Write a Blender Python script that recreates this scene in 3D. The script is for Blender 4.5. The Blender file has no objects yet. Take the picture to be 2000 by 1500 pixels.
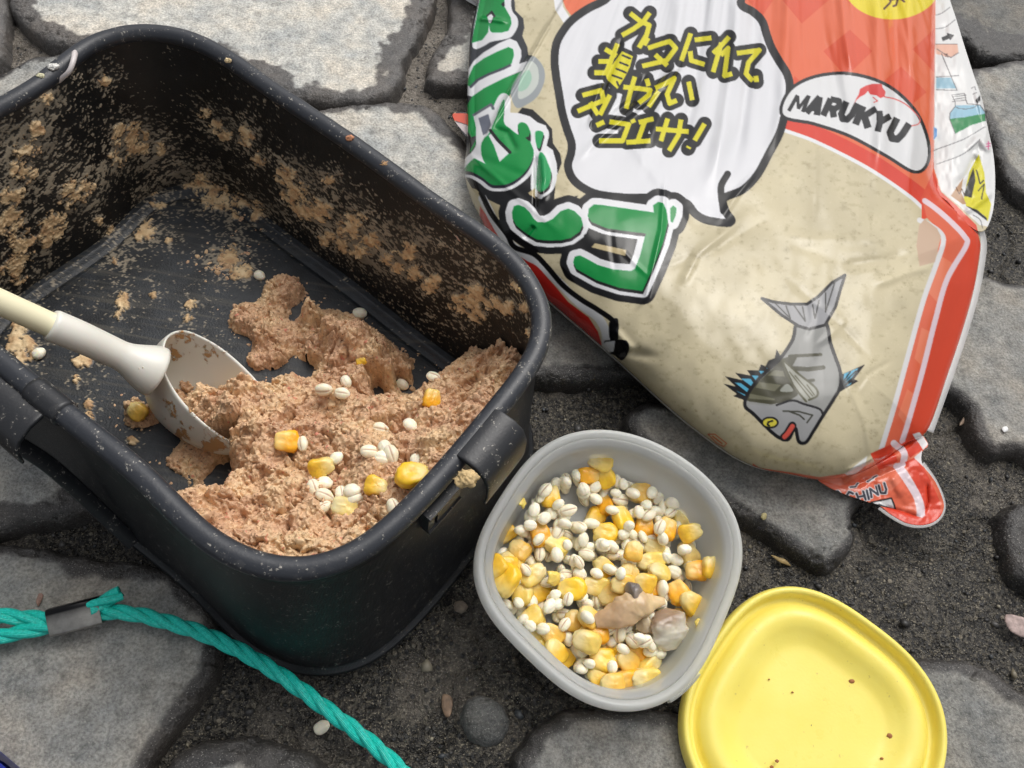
import bpy, math
import numpy as np
R = math.radians
scene = bpy.context.scene
COL = scene.collection

# ------------------------------------------------------------------ camera, sky, sun, exposure
F, HC = 1600.0, 0.40                      # focal length in photo pixels (2000 wide), camera height (m)
NADIR = (810.0, 1680.0)                   # where straight-down falls in the photo
_n = np.array([(NADIR[0]-1000)/F, -(NADIR[1]-750)/F, -1.0]); _n /= np.linalg.norm(_n)
_Z = -_n; _Y = np.array([0, 1.0, 0]); _Y -= _Z*(_Y@_Z); _Y /= np.linalg.norm(_Y); _X = np.cross(_Y, _Z)
CM = np.array([_X, _Y, _Z])               # camera axes -> world
cam_d = bpy.data.cameras.new('camera'); cam = bpy.data.objects.new('camera', cam_d); COL.objects.link(cam)
cam_d.sensor_width = 36.0; cam_d.sensor_fit = 'HORIZONTAL'; cam_d.lens = 36.0*F/2000.0
cam_d.clip_start = 0.01; cam_d.clip_end = 100.0
from mathutils import Matrix
cam.matrix_world = Matrix([list(CM[0])+[0], list(CM[1])+[0], list(CM[2])+[HC], [0, 0, 0, 1]])
scene.camera = cam

SUN_EL, SUN_AZ = R(58), R(35)             # high sun behind cloud; azimuth measured from +Y towards +X
world = bpy.data.worlds.new('World'); scene.world = world; world.use_nodes = True
wn = world.node_tree.nodes; wl = world.node_tree.links; wn.clear()
sky = wn.new('ShaderNodeTexSky'); sky.sky_type = 'NISHITA'; sky.sun_disc = False
sky.sun_elevation = SUN_EL; sky.sun_rotation = SUN_AZ; sky.dust_density = 6.0; sky.ozone_density = 1.0
hs = wn.new('ShaderNodeHueSaturation'); hs.inputs['Saturation'].default_value = 0.22
bg = wn.new('ShaderNodeBackground'); bg.inputs['Strength'].default_value = 0.15
wo = wn.new('ShaderNodeOutputWorld')
wl.new(sky.outputs[0], hs.inputs['Color']); wl.new(hs.outputs[0], bg.inputs['Color']); wl.new(bg.outputs[0], wo.inputs['Surface'])
sun_d = bpy.data.lights.new('sun', 'SUN'); sun_d.energy = 0.9; sun_d.angle = R(42); sun_d.color = (1.0, 0.97, 0.92)
sun = bpy.data.objects.new('sun', sun_d); COL.objects.link(sun)
sun.rotation_euler = (math.pi/2-SUN_EL, 0, -SUN_AZ+math.pi)
scene.view_settings.view_transform = 'Standard'; scene.view_settings.look = 'None'
scene.view_settings.exposure = -0.05; scene.view_settings.gamma = 1.0; scene.view_settings.use_curve_mapping = False

# ------------------------------------------------------------------ maths helpers
def P(px, py, z):                         # point at height z seen at photo pixel (px, py)
    px = np.asarray(px, float); py = np.asarray(py, float); z = np.asarray(z, float)
    d = np.stack(np.broadcast_arrays((px-1000)/F, -(py-750)/F, -1.0), -1)@CM.T
    t = (z-HC)/d[..., 2]
    return np.array([0, 0, HC]) + d*t[..., None]
def proj(W):
    c = (np.asarray(W)-[0, 0, HC])@CM
    return 1000+F*c[..., 0]/-c[..., 2], 750-F*c[..., 1]/-c[..., 2]
def plane_hit(px, py, p0, n):
    px = np.asarray(px, float); py = np.asarray(py, float)
    d = np.stack(np.broadcast_arrays((px-1000)/F, -(py-750)/F, -1.0), -1)@CM.T
    o = np.array([0, 0, HC]); t = ((p0-o)@n)/(d@n)
    return o+d*t[..., None]
def _h(i, j, k, s):
    n = (i*374761393+j*668265263+k*1274126177+s*974711) & 0xFFFFFFFF
    n = ((n ^ (n >> 13))*1274126177) & 0xFFFFFFFF
    n = ((n ^ (n >> 16))*2246822519) & 0xFFFFFFFF
    return ((n ^ (n >> 15)) & 0xFFFF)/65535.0
def vnoise(x, y, z=0.0, s=0):
    x, y, z = np.broadcast_arrays(np.asarray(x, float), y, z)
    i = np.floor(x); j = np.floor(y); k = np.floor(z)
    fx, fy, fz = x-i, y-j, z-k
    i = i.astype(np.int64); j = j.astype(np.int64); k = k.astype(np.int64)
    fx = fx*fx*(3-2*fx); fy = fy*fy*(3-2*fy); fz = fz*fz*(3-2*fz)
    def L(kk):
        a = _h(i, j, kk, s)*(1-fx)+_h(i+1, j, kk, s)*fx
        b = _h(i, j+1, kk, s)*(1-fx)+_h(i+1, j+1, kk, s)*fx
        return a*(1-fy)+b*fy
    if not np.any(fz): return L(k)
    return L(k)*(1-fz)+L(k+1)*fz
def fbm(x, y, z=0.0, o=4, s=0):           # ~ -1..1
    r = 0; a = 0.5; t = 0
    for q in range(o):
        r = r+a*(vnoise(np.asarray(x)*2**q, np.asarray(y)*2**q, np.asarray(z)*2**q, s+q*17)*2-1); t += a; a *= 0.5
    return r/t
def spline(pts, n, closed=True):          # Catmull-Rom, evenly resampled
    p = np.asarray(pts, float); m = len(p)
    q = np.vstack([p[-1:], p, p[:2]]) if closed else np.vstack([2*p[:1]-p[1:2], p, 2*p[-1:]-p[-2:-1]])
    out = []
    for a in range(m if closed else m-1):
        p0, p1, p2, p3 = q[a:a+4]
        t = np.linspace(0, 1, 24, endpoint=False)[:, None]
        out.append(0.5*(2*p1+(p2-p0)*t+(2*p0-5*p1+4*p2-p3)*t**2+(3*p1-p0-3*p2+p3)*t**3))
    o = np.vstack(out)
    o = np.vstack([o, o[:1]]) if closed else np.vstack([o, p[-1:]])
    L = np.r_[0, np.cumsum(np.linalg.norm(np.diff(o, axis=0), axis=1))]
    t = np.linspace(0, L[-1], n, endpoint=not closed)
    return np.stack([np.interp(t, L, o[:, c]) for c in range(o.shape[1])], -1)
def sdist(x, y, poly, want_near=False):   # signed distance, + inside
    x = np.asarray(x, float); y = np.asarray(y, float)
    best = np.full(x.shape, 1e18); ins = np.zeros(x.shape, bool)
    nx = np.zeros(x.shape); ny = np.zeros(x.shape)
    for a in range(len(poly)):
        x0, y0 = poly[a][:2]; x1, y1 = poly[(a+1) % len(poly)][:2]
        dx, dy = x1-x0, y1-y0; l2 = dx*dx+dy*dy+1e-18
        t = np.clip(((x-x0)*dx+(y-y0)*dy)/l2, 0, 1)
        qx = x0+t*dx; qy = y0+t*dy; d = (x-qx)**2+(y-qy)**2
        m = d < best; best = np.where(m, d, best)
        if want_near: nx = np.where(m, qx, nx); ny = np.where(m, qy, ny)
        if y0 != y1:
            c = ((y0 > y) != (y1 > y)) & (x < dx*(y-y0)/dy+x0); ins ^= c
    d = np.sqrt(best); d = np.where(ins, d, -d)
    return (d, nx, ny) if want_near else d
def sstep(a, b, x):
    t = np.clip((x-a)/(b-a), 0, 1); return t*t*(3-2*t)
def lin(c):
    c = np.asarray(c, float)/255.0
    return np.where(c <= 0.04045, c/12.92, ((c+0.055)/1.055)**2.4)

# ------------------------------------------------------------------ object helpers
def mesh(name, V, Fc, mat=None, parent=None, col=None, smooth=True, extra=None):
    V = np.asarray(V, np.float64).reshape(-1, 3)
    me = bpy.data.meshes.new(name)
    if isinstance(Fc, np.ndarray):
        k = Fc.shape[1]; nf = len(Fc)
        me.vertices.add(len(V)); me.vertices.foreach_set('co', V.astype(np.float32).ravel())
        me.loops.add(nf*k); me.loops.foreach_set('vertex_index', Fc.astype(np.int32).ravel())
        me.polygons.add(nf); me.polygons.foreach_set('loop_start', np.arange(0, nf*k, k, dtype=np.int32))
        me.update(calc_edges=True)
    else:
        me.from_pydata(V.tolist(), [], Fc)
    me.validate()
    if smooth: me.polygons.foreach_set('use_smooth', np.ones(len(me.polygons), bool))
    for nm, c in [('Col', col)]+list((extra or {}).items()):
        if c is None: continue
        c = np.asarray(c, np.float32)
        if c.ndim == 1: c = np.repeat(c[:, None], 3, 1)
        at = me.color_attributes.new(nm, 'FLOAT_COLOR', 'POINT')
        at.data.foreach_set('color', np.c_[c, np.ones(len(c), np.float32)].astype(np.float32).ravel())
    if mat: me.materials.append(mat)
    o = bpy.data.objects.new(name, me); COL.objects.link(o)
    if parent: o.parent = parent; o.matrix_parent_inverse = Matrix.Translation(parent.location).inverted()
    return o
def recalc(o):
    import bmesh
    b = bmesh.new(); b.from_mesh(o.data); bmesh.ops.recalc_face_normals(b, faces=b.faces); b.to_mesh(o.data); b.free(); return o
def tag(o, label, cat, group=None, kind=None):
    o['label'] = label
    if cat: o['category'] = cat
    if group: o['group'] = group
    if kind: o['kind'] = kind
    return o
def empty(name, loc=(0, 0, 0)):
    o = bpy.data.objects.new(name, None); COL.objects.link(o); o.location = loc; o.empty_display_size = 0.01; return o
def parent_keep(o, p):
    o.parent = p; o.matrix_parent_inverse = Matrix.Translation(p.location).inverted(); return o
def gridf(nu, nv, wrap_u=False, wrap_v=False):
    a = np.arange(nu if wrap_u else nu-1); b = np.arange(nv if wrap_v else nv-1)
    A, B = np.meshgrid(a, b, indexing='ij'); A2 = (A+1) % nu; B2 = (B+1) % nv
    return np.stack([A*nv+B, A2*nv+B, A2*nv+B2, A*nv+B2], -1).reshape(-1, 4)
def gmesh(name, G, mat, parent=None, wu=False, wv=False, col=None, extra=None, keep=None, flip=False):
    nu, nv = G.shape[:2]; f = gridf(nu, nv, wu, wv); V = G.reshape(-1, 3)
    if flip: f = f[:, ::-1]
    if keep is not None:
        k = keep.reshape(-1); f = f[k[f].all(1)]
        used = np.zeros(len(V), bool); used[f.ravel()] = True
        idx = np.cumsum(used)-1; V = V[used]; f = idx[f]
        if col is not None: col = np.asarray(col).reshape(len(used), -1)[used]
        if extra: extra = {q: np.asarray(w).reshape(len(used), -1)[used].squeeze() for q, w in extra.items()}
    else:
        if col is not None: col = np.asarray(col).reshape(nu*nv, -1)
        if extra: extra = {q: np.asarray(w).reshape(nu*nv, -1).squeeze() for q, w in extra.items()}
    return mesh(name, V, np.ascontiguousarray(f), mat, parent, col, True, extra)
def tube(path, rad, n=16, caps=True):     # returns V, F for a swept round tube
    path = np.asarray(path, float); m = len(path); rad = np.broadcast_to(np.asarray(rad, float), (m,))
    T = np.gradient(path, axis=0); T /= np.linalg.norm(T, axis=1)[:, None]+1e-12
    N = np.zeros_like(T); u = np.cross(T[0], [0, 0, 1.0])
    if np.linalg.norm(u) < 1e-3: u = np.cross(T[0], [0, 1.0, 0])
    u /= np.linalg.norm(u)
    for a in range(m):
        u = u-T[a]*(u@T[a]); u /= np.linalg.norm(u); N[a] = u
    B = np.cross(T, N); th = np.linspace(0, 2*np.pi, n, endpoint=False)
    V = path[:, None]+rad[:, None, None]*(N[:, None]*np.cos(th)[None, :, None]+B[:, None]*np.sin(th)[None, :, None])
    Fc = gridf(m, n, False, True).tolist(); V = V.reshape(-1, 3)
    if caps:
        Fc.append(list(range(n))); Fc.append(list(range((m-1)*n, m*n))[::-1])
    return V, Fc
def join(parts):
    VV = []; FF = []; o = 0
    for V, f in parts:
        V = np.asarray(V).reshape(-1, 3); VV.append(V); FF += [[i+o for i in q] for q in (f.tolist() if isinstance(f, np.ndarray) else f)]; o += len(V)
    return np.vstack(VV), FF
def box_vf(c, ax, ay, az, bev=0.15):      # bevelled box from centre and three half-axis vectors
    V = []; ids = {}
    for sx in (-1, 1):
        for sy in (-1, 1):
            for sz in (-1, 1):
                for w in range(3):
                    s = np.array([sx, sy, sz], float); b = np.full(3, 1.0)
                    L = np.array([np.linalg.norm(ax), np.linalg.norm(ay), np.linalg.norm(az)]); r = bev*L.min()
                    m = 1-r/L; m[w] = 1.0
                    ids[(sx, sy, sz, w)] = len(V); V.append(c+ax*s[0]*m[0]+ay*s[1]*m[1]+az*s[2]*m[2])
    Fc = []
    g = lambda *k: ids[k]
    for s in (-1, 1):
        Fc.append([g(s, -1, -1, 0), g(s, 1, -1, 0), g(s, 1, 1, 0), g(s, -1, 1, 0)])
        Fc.append([g(-1, s, -1, 1), g(1, s, -1, 1), g(1, s, 1, 1), g(-1, s, 1, 1)])
        Fc.append([g(-1, -1, s, 2), g(1, -1, s, 2), g(1, 1, s, 2), g(-1, 1, s, 2)])
        for t in (-1, 1):
            Fc.append([g(s, t, -1, 0), g(s, t, -1, 1), g(s, t, 1, 1), g(s, t, 1, 0)])
            Fc.append([g(s, -1, t, 0), g(s, -1, t, 2), g(s, 1, t, 2), g(s, 1, t, 0)])
            Fc.append([g(-1, s, t, 1), g(-1, s, t, 2), g(1, s, t, 2), g(1, s, t, 1)])
            for q in (-1, 1): Fc.append([g(s, t, q, 0), g(s, t, q, 1), g(s, t, q, 2)])
    return np.array(V), Fc

# ------------------------------------------------------------------ material helpers
def M(name):
    m = bpy.data.materials.new(name); m.use_nodes = True; nt = m.node_tree
    return m, nt, nt.nodes['Principled BSDF'], nt.nodes['Material Output']
def N(nt, t, **k):
    n = nt.nodes.new(t)
    for a, b in k.items():
        if a[0] == '_': n.inputs[a[1:].replace('_', ' ')].default_value = b
        else: setattr(n, a, b)
    return n
def attr(nt, nm): return N(nt, 'ShaderNodeAttribute', attribute_name=nm)
def noise(nt, sc, det=4.0, rough=0.55, coord='Object'):
    tc = N(nt, 'ShaderNodeTexCoord'); n = N(nt, 'ShaderNodeTexNoise', _Scale=sc, _Detail=det, _Roughness=rough)
    nt.links.new(tc.outputs[coord], n.inputs['Vector']); return n
def ramp(nt, src, stops):
    r = N(nt, 'ShaderNodeValToRGB'); e = r.color_ramp.elements
    while len(e) < len(stops): e.new(0.5)
    for q, (p, c) in zip(e, stops):
        q.position = p; q.color = (*(c if hasattr(c, '__len__') else (c, c, c)), 1)
    nt.links.new(src, r.inputs['Fac']); return r
def bump(nt, bs, src, strength, dist, prev=None):
    b = N(nt, 'ShaderNodeBump', _Strength=strength, _Distance=dist)
    nt.links.new(src, b.inputs['Height'])
    if prev: nt.links.new(prev.outputs[0], b.inputs['Normal'])
    nt.links.new(b.outputs[0], bs.inputs['Normal']); return b
def mixc(nt, fac, a, b, mode='MIX'):
    m = N(nt, 'ShaderNodeMix', data_type='RGBA', blend_type=mode)
    for s, i in ((fac, 0), (a, 6), (b, 7)):
        if hasattr(s, 'is_linked'): nt.links.new(s, m.inputs[i])
        elif i == 0: m.inputs[0].default_value = s
        else: m.inputs[i].default_value = (*s, 1)
    return m.outputs[2]
def simple(name, c, rough=0.5, **k):
    m, nt, bs, o = M(name); bs.inputs['Base Color'].default_value = (*lin(c), 1); bs.inputs['Roughness'].default_value = rough
    for a, b in k.items(): bs.inputs[a.replace('_', ' ')].default_value = b
    return m

rng = np.random.default_rng(7)

# ------------------------------------------------------------------ ground: wet gravelly mortar
def mat_ground():
    m, nt, bs, o = M('wet_mortar')
    a = attr(nt, 'Col'); sep = N(nt, 'ShaderNodeSeparateColor'); nt.links.new(a.outputs['Color'], sep.inputs[0])
    n1 = noise(nt, 60, 6, 0.65); n2 = noise(nt, 420, 3, 0.6); n3 = noise(nt, 1100, 2, 0.5)
    dark = ramp(nt, n2.outputs['Fac'], [(0.38, (0.008, 0.0075, 0.007)), (0.50, (0.032, 0.029, 0.025)), (0.62, (0.105, 0.093, 0.072))])
    sp = ramp(nt, n3.outputs['Fac'], [(0.61, 0.0), (0.66, 1.0)])
    c1 = mixc(nt, sp.outputs[0], dark.outputs[0], (0.26, 0.23, 0.17))
    pale = ramp(nt, n1.outputs['Fac'], [(0.38, (0.14, 0.12, 0.098)), (0.62, (0.30, 0.265, 0.22))])
    pale2 = mixc(nt, sp.outputs[0], pale.outputs[0], (0.36, 0.33, 0.28))
    c2 = mixc(nt, sep.outputs[0], c1, pale2)
    tcv = N(nt, 'ShaderNodeTexCoord'); vo = N(nt, 'ShaderNodeTexVoronoi', _Scale=330.0, _Randomness=1.0); nt.links.new(tcv.outputs['Object'], vo.inputs['Vector'])
    vs = N(nt, 'ShaderNodeSeparateColor'); nt.links.new(vo.outputs['Color'], vs.inputs[0])
    pick = ramp(nt, vs.outputs[0], [(0.62, 0.0), (0.66, 1.0)]); near = ramp(nt, vo.outputs['Distance'], [(0.30, 1.0), (0.46, 0.0)])
    pk = N(nt, 'ShaderNodeMath', operation='MULTIPLY'); nt.links.new(pick.outputs[0], pk.inputs[0]); nt.links.new(near.outputs[0], pk.inputs[1])
    agc = ramp(nt, vs.outputs[1], [(0.0, (0.028, 0.028, 0.030)), (0.45, (0.060, 0.058, 0.055)), (0.75, (0.11, 0.10, 0.078)), (1.0, (0.24, 0.21, 0.16))])
    c2 = mixc(nt, pk.outputs[0], c2, agc.outputs[0])
    nt.links.new(c2, bs.inputs['Base Color'])
    rr = ramp(nt, n1.outputs['Fac'], [(0.40, 0.22), (0.60, 0.55)]); nt.links.new(rr.outputs[0], bs.inputs['Roughness'])
    b1 = bump(nt, bs, n2.outputs['Fac'], 1.0, 0.0035); b2 = bump(nt, bs, n3.outputs['Fac'], 0.9, 0.0014, b1); bump(nt, bs, pk.outputs[0], 0.8, 0.0012, b2)
    return m
def axis(a, b, st, far):
    c = np.arange(a, b, st); w = np.geomspace(0.02, far, 14)
    return np.r_[(a-w)[::-1], c, c[-1]+w]
gx = axis(-0.36, 0.50, 0.0018, 3.0); gy = axis(-0.10, 0.56, 0.0018, 3.0)
GX, GY = np.meshgrid(gx, gy, indexing='ij')
gz = -0.0125-.003*sstep(.05, 0, np.abs(fbm(GX*11+3, GY*11, 0, 3, 4)))+0.0022*fbm(GX*45, GY*45, 0, 3, 3)+0.0016*fbm(GX*260, GY*260, 0, 3, 5)
core = sstep(.02, -.02, np.maximum(np.maximum(-.34-GX, GX-.48), np.maximum(-.08-GY, GY-.54))); gz = -.0125+(gz+.0125)*core
px_, py_ = proj(np.stack([GX, GY, gz], -1))
paleg = np.clip(sstep(430, 120, py_)*sstep(1150, 850, px_)*1.0+0.34*sstep(0.02, 0.5, fbm(GX*30, GY*30, 0, 4, 9)), 0, 1)  # far-left paling paints in the sky's grazing reflection; the noise adds tan mottling
gv = gmesh('ground', np.stack([GX, GY, gz], -1), mat_ground(), col=np.repeat(paleg[..., None], 3, -1))
tag(gv, 'dark wet gravelly mortar between the paving stones', None, kind='structure')

# ------------------------------------------------------------------ paving stones
def mat_stone():
    m, nt, bs, o = M('paving_stone_rock')
    a = attr(nt, 'Col'); sep = N(nt, 'ShaderNodeSeparateColor'); nt.links.new(a.outputs['Color'], sep.inputs[0])
    n0 = noise(nt, 28, 5, 0.6); n1 = noise(nt, 130, 6, 0.7); n2 = noise(nt, 700, 3, 0.6); n3 = noise(nt, 1500, 2, 0.5)
    base = ramp(nt, n0.outputs['Fac'], [(0.36, (0.74, 0.755, 0.73)), (0.5, (1.0, 0.975, 0.89)), (0.64, (1.14, 1.05, 0.90))])
    mid = ramp(nt, n1.outputs['Fac'], [(0.34, 0.68), (0.5, 1.0), (0.66, 1.22)])
    fine = ramp(nt, n2.outputs['Fac'], [(0.36, 0.72), (0.5, 1.0), (0.64, 1.22)])
    c = mixc(nt, 1.0, base.outputs[0], mid.outputs[0], 'MULTIPLY'); c = mixc(nt, 1.0, c, fine.outputs[0], 'MULTIPLY')
    tone = N(nt, 'ShaderNodeCombineColor')
    for q in range(3): nt.links.new(sep.outputs[1], tone.inputs[q])
    c = mixc(nt, 1.0, c, tone.outputs[0], 'MULTIPLY')
    wetc = mixc(nt, 1.0, c, (0.17, 0.16, 0.162), 'MULTIPLY')
    c = mixc(nt, sep.outputs[0], c, wetc)
    sp = ramp(nt, n3.outputs['Fac'], [(0.64, 0.0), (0.68, 0.6)])
    c = mixc(nt, sp.outputs[0], c, (0.42, 0.40, 0.36))
    nt.links.new(c, bs.inputs['Base Color'])
    r = N(nt, 'ShaderNodeMapRange'); nt.links.new(sep.outputs[0], r.inputs['Value']); r.inputs['To Min'].default_value = 0.85; r.inputs['To Max'].default_value = 0.30
    nt.links.new(r.outputs[0], bs.inputs['Roughness'])
    b1 = bump(nt, bs, n1.outputs['Fac'], 0.8, 0.0022); bump(nt, bs, n2.outputs['Fac'], 0.7, 0.0008, b1)
    return m
MST = mat_stone()
# outline (photo px), tone, wet margin (m), wet noise, label
STONES = [
 ([(15,-20),(22,20),(50,55),(110,85),(200,100),(330,112),(480,150),(560,182),(650,197),(730,192),(775,165),(800,100),(832,40),(850,-30),(840,-260),(400,-300),(30,-240)], .56, .016, 'large pale grey paving stone with wet dark edges behind the black box'),
 ([(-150,-120),(0,-110),(12,10),(8,60),(-20,120),(-150,170)], .55, .03, 'sliver of paving stone at the top left corner of the photo'),
 ([(-120,190),(0,137),(60,107),(150,100),(270,130),(330,230),(220,360),(-120,330)], .36, .006, 'low brownish paving stone behind the left corner of the black box'),
 ([(890,-80),(880,10),(868,60),(838,110),(834,152),(870,162),(950,162),(1100,150),(1200,-20),(1100,-100)], .50, .016, 'paving stone behind the top left of the printed bait bag'),
 ([(540,225),(640,206),(760,195),(832,202),(880,238),(930,300),(990,400),(1040,500),(1010,560),(900,560),(700,480),(560,360)], .50, .011, 'pale grey paving stone between the black box and the bait bag'),
 ([(960,560),(1060,560),(1180,600),(1290,660),(1350,730),(1262,728),(1150,740),(1060,740),(960,730),(900,640)], .17, .007, 'dark grey paving stone beside the right corner of the black box, under the bag'),
 ([(1225,815),(1245,787),(1280,780),(1400,795),(1560,850),(1690,960),(1672,1005),(1682,1050),(1650,1090),(1615,1112),(1590,1098),(1450,1005),(1330,925),(1250,862)], .22, .003, 'long brown grey paving stone under the bottom edge of the bait bag'),
 ([(1680,480),(1850,515),(1920,530),(1960,545),(2080,590),(2080,885),(1990,880),(1945,884),(1915,852),(1895,798),(1860,766),(1790,752),(1690,745)], .27, .005, 'broad grey paving stone right of the bait bag with a white chip on it'),
 ([(1770,-140),(2120,-140),(2120,105),(1990,112),(1920,106),(1880,72),(1780,62)], .17, .03, 'dark paving stone at the top right corner of the photo'),
 ([(1830,150),(1905,128),(2120,118),(2120,400),(1995,372),(1960,322),(1925,232),(1880,190)], .30, .010, 'grey paving stone at the right edge beside the white side of the bag'),
 ([(1985,985),(1965,1030),(1975,1080),(2005,1135),(2120,1160),(2120,970)], .18, .016, 'rounded dark stone at the right edge of the photo, right of the bag corner'),
 ([(1560,1270),(1700,1275),(1790,1280),(1850,1285),(1930,1300),(1985,1335),(2060,1400),(2060,1680),(1480,1680),(1440,1420)], .22, .006, 'grey paving stone at the bottom right corner under the yellow lid'),
 ([(1005,1500),(1030,1445),(1080,1400),(1150,1380),(1250,1385),(1350,1400),(1420,1480),(1420,1680),(990,1680)], .24, .007, 'grey paving stone at the bottom edge between clear tub and yellow lid'),
 ([(-110,1052),(0,1056),(150,1080),(250,1092),(350,1115),(425,1200),(432,1260),(402,1340),(335,1430),(290,1490),(240,1620),(-110,1650)], .28, .007, 'large grey paving stone under the metal rope clamp'),
 ([(290,1560),(340,1472),(400,1446),(480,1440),(560,1458),(630,1500),(660,1680),(270,1680)], .32, .011, 'grey paving stone at the bottom edge under the green rope end'),
 ([(-120,740),(0,760),(140,820),(300,930),(260,980),(150,1000),(80,1015),(0,1035),(-120,1045)], .36, .012, 'grey paving stone at the left edge beside the black box handle'),
]
def heightfield_stone(out, tone, wetm, label, seed, zt=0.0, r=0.006, depth=0.024, st=0.0011, name='paving_stone', cat='paving stone', group='paving stones'):
    w = P(*np.array(out, float).T, zt)[:, :2]; poly = spline(w, 110)
    lo = poly.min(0)-0.006; hi = poly.max(0)+0.006
    X, Y = np.meshgrid(np.arange(lo[0], hi[0], st), np.arange(lo[1], hi[1], st), indexing='ij')
    d0 = sdist(X, Y, poly)
    d = d0+0.0016*fbm(X*130, Y*130, 0, 4, seed)+0.0012*fbm(X*40, Y*40, 0, 2, seed+5)
    t = np.clip(d/r, 0, 1)
    r = min(r*1.3, .010); t = np.clip(d/r, 0, 1); z = zt-r*0.8*(1-np.sqrt(np.clip(1-(1-t)**2, 0, 1)))
    z = np.where(d < 0, np.maximum(zt-r*0.8+d*5.0, zt-depth), z)
    z = z+0.0010*fbm(X*30, Y*30, 0, 3, seed+2)+0.0005*fbm(X*170, Y*170, 0, 4, seed+3)*np.where(d < 0.004, 1.8, 1)
    wet = 1-sstep(-0.0014, 0.0024, d0-np.maximum(wetm*(1+0.9*fbm(X*38, Y*38, 0, 4, seed+8)+.35*fbm(X*160, Y*160, 0, 3, seed+9)), .0052 if wetm > 0 else -9)-0.0006)
    ck = np.abs(fbm(X*60+seed, Y*150, 0, 4, seed+20)); z = z-.0026*sstep(.055, 0, ck)*sstep(.017, .005, d0)*sstep(-.2, .2, fbm(X*40, Y*40, 0, 2, seed+21))
    col = np.stack([wet, np.full_like(wet, tone), np.zeros_like(wet)], -1)
    o = gmesh(name, np.stack([X, Y, z], -1), MST, col=col, keep=d > -0.0055)
    tag(o, label, cat, group); return o
for i, (out, tone, wetm, lab) in enumerate(STONES):
    heightfield_stone(out, tone, wetm, lab, 100+i*31)
heightfield_stone([(905,1405),(915,1368),(945,1357),(980,1372),(996,1408),(985,1445),(950,1455),(918,1440)], .13, -0.004, 'smooth dark oval pebble below the clear tub', 900, zt=-0.002, r=0.012, depth=0.015, st=0.0008, name='pebble', cat='pebble', group=None)

# loose grit lying in the mortar: nobody could count it
def grit():
    n = 5200; VV = []; FF = []; CC = []
    ico = np.array([(0,0,1),(.89,0,.45),(.28,.85,.45),(-.72,.53,.45),(-.72,-.53,.45),(.28,-.85,.45),(.72,.53,-.45),(-.28,.85,-.45),(-.89,0,-.45),(-.28,-.85,-.45),(.72,-.53,-.45),(0,0,-1)])
    fi = np.array([(0,1,2),(0,2,3),(0,3,4),(0,4,5),(0,5,1),(1,6,2),(2,7,3),(3,8,4),(4,9,5),(5,10,1),(6,7,2),(7,8,3),(8,9,4),(9,10,5),(10,6,1),(11,7,6),(11,8,7),(11,9,8),(11,10,9),(11,6,10)])
    pal = [(0.030,0.029,0.028)]*5+[(0.075,0.072,0.068)]*4+[(0.15,0.13,0.09)]*2+[(0.30,0.27,0.20)]+[(0.05,0.055,0.06)]*3
    x = rng.uniform(-0.30, 0.46, n); y = rng.uniform(-0.06, 0.50, n)
    s = 0.00075*np.exp(rng.normal(0, 0.62, n)); s = np.clip(s, 0.0004, 0.0036)
    ix = np.clip(np.searchsorted(gx, x), 0, len(gx)-1); iy = np.clip(np.searchsorted(gy, y), 0, len(gy)-1)
    for a in range(n):
        v = ico*(1+0.35*rng.uniform(-1, 1, (12, 1)))*s[a]*np.array([1, rng.uniform(.6, 1), rng.uniform(.5, .8)])
        t = rng.uniform(0, 6.28); c, q = np.cos(t), np.sin(t)
        v = v@np.array([[c, -q, 0], [q, c, 0], [0, 0, 1]])+[x[a], y[a], gz[ix[a], iy[a]]+s[a]*0.15]
        FF.append(fi+12*a); VV.append(v); k = pal[rng.integers(len(pal))] if s[a] > 0.0009 else pal[rng.integers(4, len(pal)-3)]
        CC.append(np.repeat([np.array(k)*rng.uniform(.7, 1.2)], 12, 0))
    m, nt, bs, o = M('grit_rock'); a = attr(nt, 'Col'); nt.links.new(a.outputs['Color'], bs.inputs['Base Color']); bs.inputs['Roughness'].default_value = 0.45
    o = mesh('gravel', np.vstack(VV), np.vstack(FF), m, col=np.vstack(CC))
    tag(o, 'loose grit and tiny stones lying in the wet mortar', None, kind='stuff')
grit()

# ------------------------------------------------------------------ black bait box
BA = R(-41.0); BU = np.array([math.cos(BA), math.sin(BA), 0]); BV = np.array([-BU[1], BU[0], 0]); UP = np.array([0, 0, 1.0])
ZR = 0.100                                # rim height
rim_px = np.array([(140,108),(224,70),(308,65),(385,82),(455,122),(525,172),(630,242),(700,290),(856,404),(916,443),(972,485),(1013,525),(1044,576),(1061,623),(1054,674),(1031,717),(999,761),(927,852),(862,928),(794,1000),(737,1050),(680,1091),(623,1110),(547,1112),(471,1091),(414,1057),(357,1012),(285,932),(180,851),(120,803),(60,752),(0,704)], float)
rw = P(rim_px[:, 0], rim_px[:, 1], ZR)
ru, rv = rw@BU, rw@BV
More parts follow.
